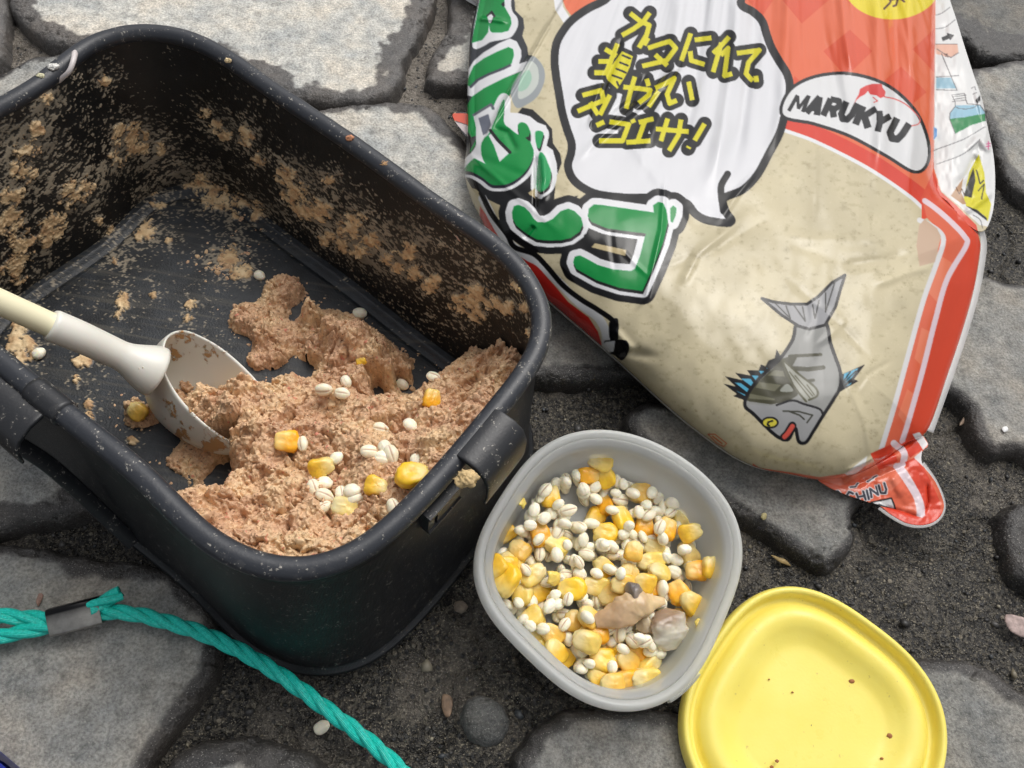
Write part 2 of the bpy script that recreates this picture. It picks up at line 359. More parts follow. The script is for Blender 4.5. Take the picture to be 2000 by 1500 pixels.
# the part of the rim beyond the left edge of the photo closes the rounded rectangle
u0 = -0.3655; extra_uv = np.array([(-0.318, 0.0295), (-0.342, 0.033), (-0.358, 0.046), (u0, 0.068), (u0-.0005, 0.11), (u0-.0005, 0.148)])
uv = np.vstack([np.c_[ru, rv], extra_uv]); NB = 480
RIM = spline(uv, NB)
for _ in range(6): RIM = (np.roll(RIM, 1, 0)+RIM*2+np.roll(RIM, -1, 0))/4
def smooth_closed(p, s):                  # gaussian smoothing round the loop, shrink-compensated
    k = np.arange(-40, 41); w = np.exp(-(k/s)**2/2); w /= w.sum()
    def f(q): return sum(np.roll(q, int(a), 0)*b for a, b in zip(k, w))
    a = f(p); return a+(a-f(a))
RIM = smooth_closed(RIM, 9)
def nrm2(p):
    t = np.roll(p, -1, 0)-np.roll(p, 1, 0); t /= np.linalg.norm(t, axis=1)[:, None]
    n = np.stack([t[:, 1], -t[:, 0]], -1)
    c = p.mean(0)
    if ((p-c)*n).sum() < 0: n = -n
    return n
RN = nrm2(RIM)
SH = np.array([0.010, -0.009])            # the soft box leans: its base sits a little out from under the rim
def loop_at(off, z, sh):                  # rim path offset outwards, slid by sh, at height z -> world
    q = RIM+RN*off+SH*sh
    return q[:, :1]*BU+q[:, 1:]*BV+z*UP
def mat_eva(name, c, rough, weave=False, dust=0.0):
    m, nt, bs, o = M(name)
    n2 = noise(nt, 900, 2, 0.5); n3 = noise(nt, 230, 4, 0.6); n4 = noise(nt, 45, 3, .6)
    spk = ramp(nt, n2.outputs['Fac'], [(0.60, 0.0), (0.63, 1.0)]); msk = ramp(nt, n3.outputs['Fac'], [(0.53, 0.0), (0.62, 1.0)]); m2 = ramp(nt, n4.outputs['Fac'], [(0.45, 0.0), (0.60, 1.0)])
    k = N(nt, 'ShaderNodeMath', operation='MULTIPLY'); nt.links.new(spk.outputs[0], k.inputs[0]); nt.links.new(msk.outputs[0], k.inputs[1])
    k2 = N(nt, 'ShaderNodeMath', operation='MULTIPLY'); nt.links.new(k.outputs[0], k2.inputs[0]); k2.inputs[1].default_value = dust
    k3 = N(nt, 'ShaderNodeMath', operation='MULTIPLY'); nt.links.new(msk.outputs[0], k3.inputs[0]); nt.links.new(m2.outputs[0], k3.inputs[1])
    k4 = N(nt, 'ShaderNodeMath', operation='MULTIPLY'); nt.links.new(k3.outputs[0], k4.inputs[0]); k4.inputs[1].default_value = 0.12*dust
    c0 = mixc(nt, k4.outputs[0], tuple(c), (0.35, 0.33, 0.30)); c1 = mixc(nt, k2.outputs[0], c0, (0.62, 0.58, 0.50))
    nt.links.new(c1, bs.inputs['Base Color']); bs.inputs['Roughness'].default_value = rough
    bs.inputs['Specular IOR Level'].default_value = 0.5
    b = bump(nt, bs, n2.outputs['Fac'], 0.25, 0.0003)
    if weave:
        a = attr(nt, 'Col'); s = N(nt, 'ShaderNodeSeparateColor'); nt.links.new(a.outputs['Color'], s.inputs[0])
        q = N(nt, 'ShaderNodeMath', operation='MULTIPLY'); nt.links.new(s.outputs[0], q.inputs[0]); q.inputs[1].default_value = 6.2832*1500
        w = N(nt, 'ShaderNodeMath', operation='SINE'); nt.links.new(q.outputs[0], w.inputs[0]); bump(nt, bs, w.outputs[0], 0.22, 0.0002, b)
    return m
M_RIM = mat_eva('rim_foam', (0.026, 0.029, 0.036), 0.40, dust=0.55)
M_OUT = mat_eva('box_outer_vinyl', (0.011, 0.012, 0.014), 0.44, weave=True, dust=0.22)
M_PLA = mat_eva('black_plastic', (0.019, 0.020, 0.023), 0.40, dust=0.5)
box = empty('bait_box', tuple(loop_at(0, 0, 1).mean(0)))
tag(box, 'black soft rectangular bait box, inside smeared with bait, holding a white scoop', 'bait box')

def mat_inside(name, c, rough):
    m, nt, bs, o = M(name)
    a = attr(nt, 'Col'); s = N(nt, 'ShaderNodeSeparateColor'); nt.links.new(a.outputs['Color'], s.inputs[0])
    n1 = noise(nt, 160, 4, 0.6); n2 = noise(nt, 900, 3, 0.6); n3 = noise(nt, 60, 3, 0.6)
    tan = ramp(nt, n1.outputs['Fac'], [(0.36, lin((188, 150, 110))), (0.5, lin((214, 182, 138))), (0.64, lin((232, 206, 164)))])
    sc = ramp(nt, n3.outputs['Fac'], [(0.35, 0.6), (0.65, 1.5)])
    cb = mixc(nt, 1.0, tuple(c), sc.outputs[0], 'MULTIPLY')
    fl = mixc(nt, s.outputs[2], cb, (0.075, 0.070, 0.058))
    fl = mixc(nt, s.outputs[1], fl, (0.40, 0.34, 0.25))
    c1 = mixc(nt, s.outputs[0], fl, tan.outputs[0]); nt.links.new(c1, bs.inputs['Base Color'])
    r = N(nt, 'ShaderNodeMapRange'); nt.links.new(s.outputs[0], r.inputs['Value']); r.inputs['To Min'].default_value = rough; r.inputs['To Max'].default_value = 0.7
    nt.links.new(r.outputs[0], bs.inputs['Roughness']); bump(nt, bs, n2.outputs['Fac'], 0.5, 0.0005); return m
M_WALL = mat_inside('box_lining', (0.006, 0.006, 0.006), 0.5)
M_FLOOR = mat_inside('box_floor_lining', (0.017, 0.020, 0.024), 0.42)

# bait smeared on the lining: (x, y, radius) where the thick patches are
SM = [(50,290,22),(45,330,22),(22,380,20),(70,252,13),(140,375,26),(158,362,18),(108,432,18),(92,447,20),(20,432,24),(42,470,22),(28,520,26),(90,470,12),(252,268,26),(235,255,13),(270,288,16),(228,310,14),(310,290,11),(204,152,11),(92,190,11),(400,222,11),(422,245,11),(442,262,11),(482,265,15),(506,310,12),(310,396,15),(290,450,16),(272,462,10),(390,365,22),(420,385,24),(460,402,20),(500,412,15),(580,378,24),(600,402,22),(560,340,16),(640,350,10),(630,412,16),(690,440,22),(730,470,18),(760,500,13),(700,492,13),(668,480,12),(640,465,12),(800,490,16),(812,530,13),(842,560,14),(850,545,10),(780,520,10),(905,592,20),(932,576,20),(962,592,15),(992,600,12),(930,612,17),(1012,558,10),(1026,600,9),(1040,650,9),(35,680,26),(40,640,14),(30,705,16),(160,705,14),(450,500,20),(470,530,16),(240,588,14),(236,618,11),(372,598,12),(366,622,10),(150,740,7),(226,511,7),(330,470,6),(200,700,10),(175,790,8),(175,815,8),(260,860,8),(300,575,7),(108,455,12),(350,1000,8),(190,430,8),(215,450,9)]
SMA = np.array(SM, float)
def smear_mask(W, sx, sy, seed):          # W world points, sx/sy surface coordinates in metres
    px, py = proj(W); g = np.zeros(px.shape); g2 = np.zeros(px.shape)
    for x, y, r in SMA:
        d2 = (px-x)**2+(py-y)**2; g = np.maximum(g, np.exp(-d2/(r*1.05)**2)); g2 = np.maximum(g2, np.exp(-d2/(r*2.4+14)**2))
    n = fbm(sx*210, sy*210, 0, 5, seed)*.95+fbm(sx*900, sy*900, 0, 3, seed+1)*.55
    thick = sstep(0.36, 0.44, g*.80+1.05*n*np.clip(g*3.2, 0, 1))
    s = fbm(sx*760, sy*760, 0, 4, seed+3); s2 = fbm(sx*330, sy*330, 0, 4, seed+5); dens = fbm(sx*24, sy*24, 0, 3, seed+6)
    return thick, np.maximum(s, s2-.10), dens*.8+g2*1.0-.36
def inside_surface(name, G, sx, sy, mat, seed, nrm, thr, scuff=0.0, lift=0.0011):
    th, s, dens = smear_mask(G, sx, sy, seed)
    fl = sstep(thr, thr+0.07, s+0.40*dens)                  # thin flecks
    h = th*(0.55+0.9*np.clip(fbm(sx*500, sy*500, 0, 3, seed+9)+.4, 0, 1))*lift+fl*0.0003
    c2 = np.clip(dens, 0, 1)*np.clip(fbm(sx*120, sy*120, 0, 4, seed+15)+.35, 0, 1)*.9+scuff*np.clip(fbm(sx*25+sy*9, sy*340-sx*200, 0, 3, seed+4)*1.3+0.1, 0, 1)
    col = np.stack([th, fl*(.45+.5*np.clip(fbm(sx*90, sy*90, 0, 2, seed+12)+.5, 0, 1))*(1-th), c2], -1)
    return gmesh(name, G+nrm*h[..., None], mat, box, wu=(name == 'inner_wall'), col=col)
# inner wall
nz = 210; NW = 2000
Ri = spline(RIM, NW); Rn = nrm2(Ri); tz = np.linspace(0, 1, nz)
q = Ri[:, None]+Rn[:, None]*(-0.0035-0.0010*tz)[None, :, None]+SH*tz[None, :, None]
zz = ZR*(1-tz)+0.0035*tz
G = q[..., :1]*BU+q[..., 1:]*BV+zz[None, :, None]*UP
arc = np.cumsum(np.r_[0, np.linalg.norm(np.diff(Ri, axis=0), axis=1)])[:, None]+0*tz
sk = tz[None]*0.1
wn3 = -(Rn[:, :1]*BU+Rn[:, 1:]*BV)[:, None]+np.zeros_like(G)
inside_surface('inner_wall', G, arc*.8+0.4*sk, sk*1.25, M_WALL, 11, wn3, 0.33)
# floor
NFu, NFv = 500, 330
lu = np.linspace(RIM[:, 0].min(), RIM[:, 0].max()+0.012, NFu); lv = np.linspace(RIM[:, 1].min()-0.012, RIM[:, 1].max(), NFv)
LU, LV = np.meshgrid(lu, lv, indexing='ij'); FLP = spline(RIM-RN*0.0045+SH, 120)
dfl = sdist(LU, LV, FLP)
zf = 0.0030+0.0022*sstep(0.007, 0.003, dfl)-0.0008*np.exp(-((dfl-0.0085)/0.0012)**2)
Gf = LU[..., None]*BU+LV[..., None]*BV+zf[..., None]*UP
th, s, dens = smear_mask(Gf, LU, LV, 31)
fl = sstep(0.46, 0.54, s+0.40*dens)
sc = np.clip(fbm(LU*22+LV*8, LV*420-LU*230, 0, 3, 41)*1.2-0.1, 0, .8)
h = th*(0.6+0.9*np.clip(fbm(LU*500, LV*500, 0, 3, 44)+.4, 0, 1))*0.0013
Gf[..., 2] += h
o = gmesh('floor_panel', Gf, M_FLOOR, box, col=np.stack([th, fl*.7*(1-th), sc], -1), keep=dfl > -0.0012)
# outer wall: slightly bulged, spreading to the welded base flange
prof = [(0.0005, ZR-0.002, 0), (0.0015, ZR-0.008, .06), (0.0005, ZR-0.014, .12), (0.0008, 0.070, .3), (0.0012, 0.045, .55), (0.0020, 0.022, .78), (0.0030, 0.008, .93), (0.0036, 0.0035, .97), (0.0052, 0.0030, .98), (0.0062, 0.0022, .99), (0.0062, 0.0008, 1), (0.0040, 0.0003, 1), (-0.02, 0.0003, 1)]
prof = spline(prof, 90, False)
arcc = np.linspace(0, 1, NB)
G = np.stack([loop_at(a, z, s) for a, z, s in prof], 1)
gmesh('outer_wall', G, M_OUT, box, wu=True, col=np.repeat(np.stack([arcc]*len(prof), 1)[..., None], 3, -1), flip=True)
# rim bead
th_ = np.linspace(0, 2*np.pi, 28, endpoint=False)
wob = 0.00025*fbm(np.cos(arcc*2*np.pi)*9, np.sin(arcc*2*np.pi)*9, 0, 3, 77)
wob = wob[:, None]
G = np.stack([loop_at(0.0047*np.cos(a)*(1+wob*60), ZR+0.0042*np.sin(a)+wob, 0) for a in th_], 1)
RIM_O = gmesh('rim', G, M_RIM, box, wu=True, wv=True)
def rim_frame(px, py):                    # nearest rim point to a photo pixel -> index
    w = P(px, py, ZR); d = (RIM[:, 0]-w@BU)**2+(RIM[:, 1]-w@BV)**2; return int(d.argmin())
def rim_run(i0, i1):
    return np.arange(i0, i1+1) if i1 >= i0 else np.arange(i0, i1+1+NB)
def sweep_rim(idx, prof, sh=0.0):         # sweep a closed (outward, z) profile along rim indices
    pr = np.array(prof, float); idx = np.asarray(idx) % NB
    G = np.stack([np.stack([(RIM[i]+RN[i]*a) for i in idx]) for a in pr[:, 0]], 1)
    W = G[..., :1]*BU+G[..., 1:]*BV+pr[None, :, 1:2]*UP
    m, k = W.shape[:2]; f = gridf(m, k, False, True).tolist(); f.append(list(range(k))); f.append(list(range((m-1)*k, m*k))[::-1])
    return W.reshape(-1, 3), f
def lug(pxa, pya, pxb, pyb, off=0.0):
    ia, ib = rim_frame(pxa, pya), rim_frame(pxb, pyb)
    if (ib-ia) % NB > NB//2: ia, ib = ib, ia
    pr = [(0.000, .1046), (.004, .1058), (.010, .1052), (.0150, .1020), (.0175, .0960), (.0180, .086), (.0172, .078), (.0158, .078), (.0163, .086), (.0158, .0945), (.0135, .0995), (.0095, .1025), (.004, .1030)]
    if off: pr = [(.002, .0990), (.006, .1012), (.012, .1010), (.0190, .0978), (.0225, .0920), (.0230, .084), (.0216, .084), (.0206, .0915), (.0180, .0955), (.012, .0985), (.006, .0990), (.002, .0970)]
    o = mesh('handle_bracket', *sweep_rim(rim_run(ia, ib), pr), M_PLA, box, smooth=True); recalc(o)
    bv = o.modifiers.new('bevel', 'BEVEL'); bv.width = 0.0007; bv.segments = 2; bv.limit_method = 'ANGLE'; bv.angle_limit = R(50)
    return o, ia, ib
lb, ia, ib = lug(968, 812, 895, 900)
# ribbed catch below the rim, next to the bracket
ja, jb = rim_frame(876, 908), rim_frame(812, 980)
if (jb-ja) % NB > NB//2: ja, jb = jb, ja
run = rim_run(ja, jb); fr = []
fr.append(sweep_rim(run, [(.0015, .0935), (.0075, .0935), (.0075, .0915), (.0015, .0915)]))
fr.append(sweep_rim(run, [(.0015, .0790), (.0075, .0790), (.0075, .0770), (.0015, .0770)]))
for a in np.linspace(0, len(run)-3, 5).astype(int): fr.append(sweep_rim(run[a:a+3], [(.0012, .0920), (.0066, .0920), (.0066, .0782), (.0012, .0782)]))
o = mesh('ribbed_catch', *join(fr), M_PLA, box, smooth=False); recalc(o)
lb2, _, _ = lug(8, 716, 104, 796, 1)
# flat handle strap hanging from the left bracket along the wall
st_ = P(np.array([35, 92, 150, 210, 262]), np.array([868, 905, 955, 1012, 1062]), np.array([.080, .066, .046, .024, .006]))
G = []
sd = np.cross(np.gradient(st_, axis=0), UP); sd /= np.linalg.norm(sd, axis=1)[:, None]
pth = spline(st_, 30, False); sd = np.cross(np.gradient(pth, axis=0), UP); sd /= np.linalg.norm(sd, axis=1)[:, None]
nn = np.cross(np.gradient(pth, axis=0), sd); nn /= np.linalg.norm(nn, axis=1)[:, None]
G = np.stack([pth+sd*a+nn*b for a, b in ((-.0030, -.0007), (.0030, -.0007), (.0036, 0), (.0030, .0007), (-.0030, .0007), (-.0036, 0))], 1)
gmesh('handle', G, M_PLA, box, wv=True)
# sleeve clipped on the rim
ka, kb = rim_frame(70, 762), rim_frame(128, 808)
if (kb-ka) % NB > NB//2: ka, kb = kb, ka
pr = [(0.0056*math.cos(a), ZR+0.0052*math.sin(a)) for a in np.linspace(0, 2*np.pi, 24, endpoint=False)]
o = mesh('rim_sleeve', *sweep_rim(rim_run(ka, kb), pr), M_PLA, RIM_O); recalc(o)

# ------------------------------------------------------------------ bait paste
CTRL = [(590,1085,.078),(500,1075,.076),(450,1055,.073),(395,1015,.068),(365,985,.060),(700,1062,.078),(760,1010,.079),(820,950,.079),(880,880,.077),(940,800,.073),(985,745,.069),(1005,700,.064),(985,650,.056),(960,700,.050),(900,740,.046),
 (650,900,.058),(560,965,.058),(480,1005,.056),(420,990,.052),(600,1010,.066),(700,980,.068),(780,890,.066),(840,800,.056),(880,770,.050),(760,810,.052),(690,830,.052),(640,780,.042),(600,850,.050),(580,760,.034),(560,810,.044),(500,780,.046),(440,790,.052),(410,790,.040),(388,775,.030),(362,760,.016),(340,735,.006),(380,720,.006),(430,720,.010),(430,815,.043),(460,770,.044),(500,850,.050),(462,848,.043),(400,805,.034),(480,840,.050),(530,850,.050),(540,900,.050),(500,940,.046),(640,740,.026),
 (540,690,.012),(520,640,.016),(480,610,.012),(545,560,.012),(600,590,.026),(580,640,.012),(640,620,.030),(680,650,.034),(720,680,.032),(760,710,.026),(700,720,.030),(660,690,.026),(610,680,.016),(790,720,.012),(500,700,.008),
 (440,520,.003),(400,500,.001),(260,790,.010),(285,800,.006),(350,900,.008),(400,900,.006),(380,930,.004),(360,880,.006),
 (940,650,.030),(950,690,.034),
 # bare floor
 (300,500,-.012),(250,640,-.014),(350,560,-.012),(400,640,-.010),(420,600,-.006),(560,500,-.012),(640,540,-.012),(700,570,-.012),(770,620,-.014),(830,660,-.014),(890,690,-.010),(850,690,-.006),(600,620,-.010),(520,740,-.006),(560,725,-.010),(600,720,-.006),(640,660,-.004),(780,750,-.006),(740,765,-.002),(820,735,-.004),(250,870,-.010),(200,780,-.012),(180,850,-.012),(300,960,-.012),(330,940,-.006),(440,925,-.012),(420,950,-.004),(460,900,-.006),(300,780,-.010),(220,740,-.010),(150,700,-.014),(100,800,-.014),(400,700,-.010),(460,680,-.008),(480,560,-.008),(470,730,-.010),(230,800,-.004),(320,860,-.008),(330,1000,-.006)]
cp = np.array(CTRL); cw = P(cp[:, 0], cp[:, 1], np.maximum(cp[:, 2], 0.003)); cuv = np.c_[cw@BU, cw@BV]
PU = np.arange(-0.31, -0.06, 0.00036); PV = np.arange(0.022, 0.215, 0.00036)
PUg, PVg = np.meshgrid(PU, PV, indexing='ij')
num = np.zeros_like(PUg); den = np.zeros_like(PUg)
for (u, v), hh in zip(cuv, cp[:, 2]):
    w = 1/((PUg-u)**2+(PVg-v)**2+0.0022**2)**2.0; num += w*hh; den += w
hp = num/den
crv = np.abs(fbm(PUg*62, PVg*62, 0, 3, 63)); cr2 = np.abs(fbm(PUg*150, PVg*150, 0, 3, 64))
lump = -.0048*sstep(.09, 0, crv)-.0020*sstep(.08, 0, cr2)+.0008+fbm(PUg*70, PVg*70, 0, 4, 61)*0.0065+fbm(PUg*170, PVg*170, 0, 5, 62)*0.0052+np.abs(fbm(PUg*330, PVg*330, 0, 3, 65))*.0022
hp = hp+lump*sstep(-0.006, 0.02, hp)
# crumbs: many small rounded grains heaped on the surface
g = np.random.default_rng(5); NG = 42000
ii = g.integers(8, len(PU)-8, NG); jj = g.integers(8, len(PV)-8, NG); rr = np.clip(0.00042*np.exp(g.normal(0, .50, NG)), .00028, .0015); up = g.uniform(-.3, .9, NG)
base = hp.copy()
for a, b, r, q in zip(ii, jj, rr, up):
    k = min(int(r/0.00036)+1, 8); sl = (slice(a-k, a+k+1), slice(b-k, b+k+1))
    d2 = (PUg[sl]-PU[a])**2+(PVg[sl]-PV[b])**2
    if base[a, b] > -0.0015 or (r < 0.0011 and base[a, b] > -0.006 and q > .5):
        z0 = max(base[a, b], 0.0018)+r*q*0.6
        hp[sl] = np.maximum(hp[sl], z0+np.sqrt(np.clip(r*r-d2, 0, None))*1.0-(d2 > r*r)*1.0)
tt = np.clip((ZR-hp)/ZR, 0, 1)
# keep the heap inside the wall, which leans with height
ins = sdist(PUg-SH[0]*tt, PVg-SH[1]*tt, spline(RIM-RN*0.0052, 100))
hp = hp+0.0005*fbm(PUg*800, PVg*900, 0, 2, 66)
zpaste = np.where(ins > 0, hp, np.minimum(hp, hp+ins*8))
Gp = PUg[..., None]*BU+PVg[..., None]*BV+zpaste[..., None]*UP
# sideways crumble so that lumps overhang
Gp[..., 0] += 0.0010*fbm(PUg*420, PVg*420, zpaste*420, 2, 67); Gp[..., 1] += 0.0010*fbm(PUg*420, PVg*420, zpaste*420, 2, 68)
keep = (zpaste > 0.0008) & (ins > -0.0030)
def mat_paste():
    m, nt, bs, o = M('bait_paste')
    n1 = noise(nt, 55, 4, 0.6); n2 = noise(nt, 520, 3, 0.6); n3 = noise(nt, 800, 1, 0.5); n5 = noise(nt, 330, 1, .5)
    c = ramp(nt, n1.outputs['Fac'], [(0.38, lin((200, 160, 128))), (0.5, lin((211, 174, 138))), (0.62, lin((222, 190, 150)))])
    f = ramp(nt, n2.outputs['Fac'], [(0.36, (.84, .80, .78)), (0.5, (1, 1, 1)), (0.64, (1.10, 1.10, 1.07))])
    c1 = mixc(nt, 1.0, c.outputs[0], f.outputs[0], 'MULTIPLY')
    s1 = ramp(nt, n3.outputs['Fac'], [(0.65, 0.0), (0.68, .7)]); c1 = mixc(nt, s1.outputs[0], c1, lin((226, 200, 158)))
    s2 = ramp(nt, n5.outputs['Fac'], [(0.715, 0.0), (0.735, .6)]); c1 = mixc(nt, s2.outputs[0], c1, lin((206, 104, 92)))
    s3 = ramp(nt, n3.outputs['Fac'], [(0.30, .7), (0.33, 0.0)]); c1 = mixc(nt, s3.outputs[0], c1, lin((84, 58, 42)))
    nt.links.new(c1, bs.inputs['Base Color']); bs.inputs['Roughness'].default_value = 0.55; bs.inputs['Specular IOR Level'].default_value = 0.35
    bump(nt, bs, n2.outputs['Fac'], 0.45, 0.0007); return m
MPA = mat_paste()
o = gmesh('bait_paste', Gp, MPA, keep=keep)
tag(o, 'crumbly pinkish brown bait paste heaped in the black box', 'bait paste')
def paste_z(px, py):                      # height of the heap along the view of a photo pixel
    z = 0.085
    for _ in range(170):
        w = P(px, py, z); iu = int(round((w@BU-PU[0])/0.00036)); iv = int(round((w@BV-PV[0])/0.00036))
        hh = zpaste[iu, iv] if 0 <= iu < len(PU) and 0 <= iv < len(PV) and keep[iu, iv] else 0.0035
        if z <= hh: break
        z -= 0.0005
    return z

# ------------------------------------------------------------------ scoop
M_SC = None
def mat_scoop(name, c, rough):
    m, nt, bs, o = M(name); n1 = noise(nt, 150, 4, .65); n2 = noise(nt, 40, 2, .5)
    a = attr(nt, 'Col'); s = N(nt, 'ShaderNodeSeparateColor'); nt.links.new(a.outputs['Color'], s.inputs[0])
    k = N(nt, 'ShaderNodeMath', operation='MULTIPLY_ADD'); nt.links.new(n1.outputs['Fac'], k.inputs[0]); k.inputs[1].default_value = 1.6; nt.links.new(s.outputs[0], k.inputs[2])
    f = ramp(nt, k.outputs[0], [(0.0, 0.0), (0.98, 0.0), (1.0, 1.0)]); f.color_ramp.elements[1].position = 0.93
    q = N(nt, 'ShaderNodeMapRange'); nt.links.new(k.outputs[0], q.inputs['Value']); q.inputs['From Min'].default_value = 1.22; q.inputs['From Max'].default_value = 1.32
    c1 = mixc(nt, q.outputs[0], tuple(lin(c)), lin((190, 148, 100))); nt.links.new(c1, bs.inputs['Base Color'])
    bs.inputs['Roughness'].default_value = rough; bs.inputs['Subsurface Weight'].default_value = 0.08; bs.inputs['Subsurface Scale'].default_value = 0.002
    bump(nt, bs, q.outputs[0], 0.7, 0.0012); return m
scoop = empty('scoop', tuple(P(400, 800, 0.01)))
tag(scoop, 'white plastic scoop with a pale wooden stick handle, resting in the black box', 'scoop')
MS1 = mat_scoop('scoop_plastic', (226, 224, 214), 0.35); MS2 = simple('scoop_stick_wood', (238, 231, 196), 0.45)
# rim loop of the bowl: photo pixel + height
rl = [(322,722,.047),(320,690,.049),(326,664,.050),(342,652,.051),(364,650,.051),(390,660,.050),(422,678,.048),(456,705,.045),(494,742,.041),(520,778,.038),(530,812,.037),(522,845,.037),(504,870,.038),(476,872,.040),(446,858,.042),(420,842,.043),(390,818,.044),(356,782,.045),(334,750,.046)]
rl = np.array(rl); Wr = P(rl[:, 0], rl[:, 1], rl[:, 2]-0.006); Wr = spline(Wr, 96)
cen = P(405, 758, .040); deep = P(324, 806, .008)
ks = np.linspace(0, 1, 26); rings = []
for k in ks:
    sh = max(0, 1-k**2.5)**.5; c0 = cen+(deep-cen)*k
    rings.append(c0+(Wr-cen)*sh*(1-0.02*k))
Gb = np.stack(rings, 1)
cN = (Wr-cen); outn = cN/np.linalg.norm(cN, axis=1)[:, None]
# thickness: inner shell then outer shell
dv = (deep-cen)/np.linalg.norm(deep-cen)
inner = Gb; outer = np.stack([c+ (o_-c)*1.0 for c, o_ in zip([cen+(deep-cen)*k for k in ks], np.moveaxis(Gb, 1, 0))], 1)
outer = outer+outn[:, None]*0.0014*np.sqrt(1-np.minimum(ks, .999)**2.5)[None, :, None]+dv*0.0014*ks[None, :, None]
full = np.concatenate([inner[:, ::-1], (Wr+outn*0.0007-dv*0.0007)[:, None], outer], 1)
pxs, pys = proj(full); nI = len(ks)
sm = np.zeros(pxs.shape)
for x, y, r, a in [(350,655,22,.5),(375,665,25,.55),(410,690,22,.5),(340,690,25,.5),(380,790,40,.5),(430,840,40,.5),(330,800,30,.45),(360,850,30,.5),(420,870,40,.6),(430,690,20,.4),(300,760,15,.25)]:
    sm = np.maximum(sm, a*np.exp(-((pxs-x)**2+(pys-y)**2)/r**2))
gmesh('bowl', full, MS1, scoop, wu=True, col=np.repeat(sm[..., None], 3, -1))
sp = spline(P(np.array([98, 150, 205, 250, 280, 305]), np.array([634, 655, 680, 701, 715, 726]), np.array([.079, .071, .0605, .0525, .0470, .0425])), 40, False)
tt = np.linspace(0, 1, 40); rad = 0.0074-0.0006*tt+0.0058*sstep(.62, 1.0, tt)
rad[0] = .0068
V, f = tube(sp, rad, 28); x_, y_ = proj(V); sm = 0.42*np.exp(-((x_-275)**2+(y_-700)**2)/35**2)
mesh('socket', V, f, MS1, scoop, col=sm)
st = spline(P(np.array([-330, -200, -60, 40, 112]), np.array([440, 500, 563, 608, 640]), np.array([.150, .128, .104, .088, .0765])), 30, False)
V, f = tube(st, 0.0056, 24); mesh('handle', V, f, MS2, scoop)

# ------------------------------------------------------------------ clear tub
def superloop(c, ax, ay, th, n, m=160):
    t = np.linspace(0, 2*np.pi, m, endpoint=False); cs, sn = np.cos(t), np.sin(t)
    r = (np.abs(cs)**n+np.abs(sn)**n)**(-1/n)
    x, y = ax*r*cs, ay*r*sn
    return np.stack([x*math.cos(th)-y*math.sin(th), x*math.sin(th)+y*math.cos(th)], -1)
T0 = P(1190, 1112, 0.040); tn = np.array([0.025, -0.105, 1.0]); tn /= np.linalg.norm(tn)
tub_px = np.array([(1170,838),(1230,843),(1290,865),(1350,902),(1400,948),(1437,1000),(1452,1060),(1440,1150),(1414,1225),(1380,1290),(1335,1350),(1285,1378),(1210,1388),(1150,1372),(1100,1340),(1040,1290),(990,1240),(950,1185),(930,1130),(930,1070),(950,1015),(980,965),(1015,915),(1060,870),(1110,845)], float)
Wt = plane_hit(tub_px[:, 0], tub_px[:, 1], T0, tn)
tx = np.cross([0, 1.0, 0], tn); tx /= np.linalg.norm(tx); ty = np.cross(tn, tx)
q = np.c_[(Wt-T0)@tx, (Wt-T0)@ty]; cq = q.mean(0); ang = np.arctan2(*(q-cq).T[::-1]); rad = np.linalg.norm(q-cq, axis=1)
# smooth the traced outline with a few harmonics
K = 7; A_ = np.stack([np.ones_like(ang)]+[f_(k*ang) for k in range(1, K) for f_ in (np.cos, np.sin)], 1)
co = np.linalg.lstsq(A_.T@A_+1e-2*np.diag([0]+[k*k*.15 for k in range(1, K) for _ in (0, 1)]), A_.T@rad, rcond=None)[0]
TA = np.linspace(0, 2*np.pi, 200, endpoint=False)
TR = np.stack([np.ones_like(TA)]+[f_(k*TA) for k in range(1, K) for f_ in (np.cos, np.sin)], 1)@co
T0 = T0+tx*cq[0]+ty*cq[1]
def tub_pt(off, h):
    r = TR-off; return T0+(r*np.cos(TA))[:, None]*tx+(r*np.sin(TA))[:, None]*ty+h*tn
def mat_tub(tf=.62, ro=.22):
    m, nt, bs, o = M('cloudy_plastic')
    n1 = noise(nt, 60, 4, .6); c = ramp(nt, n1.outputs['Fac'], [(.3, lin((236, 238, 237))), (.7, lin((244, 245, 242)))])
    nt.links.new(c.outputs[0], bs.inputs['Base Color']); bs.inputs['Roughness'].default_value = ro; bs.inputs['Specular IOR Level'].default_value = 0.5
    tr = N(nt, 'ShaderNodeBsdfGlass', _Roughness=.28, _IOR=1.10); tr.inputs[0].default_value = (0.95, 0.955, 0.95, 1)
    tl = N(nt, 'ShaderNodeBsdfTranslucent'); tl.inputs[0].default_value = (0.94, 0.95, 0.94, 1)
    m1 = N(nt, 'ShaderNodeMixShader', _Fac=0.42); nt.links.new(bs.outputs[0], m1.inputs[1]); nt.links.new(tl.outputs[0], m1.inputs[2])
    m2 = N(nt, 'ShaderNodeMixShader', _Fac=tf); nt.links.new(m1.outputs[0], m2.inputs[1]); nt.links.new(tr.outputs[0], m2.inputs[2])
    nt.links.new(m2.outputs[0], o.inputs['Surface']); return m
MT = mat_tub(); MTR = mat_tub(.42, .16)
tub = empty('tub', tuple(T0-tn*0.0315)); tag(tub, 'clear cloudy plastic tub full of corn and barley', 'tub')
def tub_part(name, prof, closed=True):
    pr = np.array(prof); G = np.stack([tub_pt(a, b) for a, b in pr], 1)
    return gmesh(name, G, MTR, tub, wu=True, wv=closed)
tub_rim = tub_part('rim', spline([(0.0010, -.0085), (0.0, -.0070), (0.0, -.0022), (.0008, -.0006), (.0020, 0.0), (.0030, -.0003), (.0040, -.0012), (.0046, -.0026), (.0042, -.0040), (.0030, -.0030), (.0020, -.0030), (.0016, -.0060)], 60))
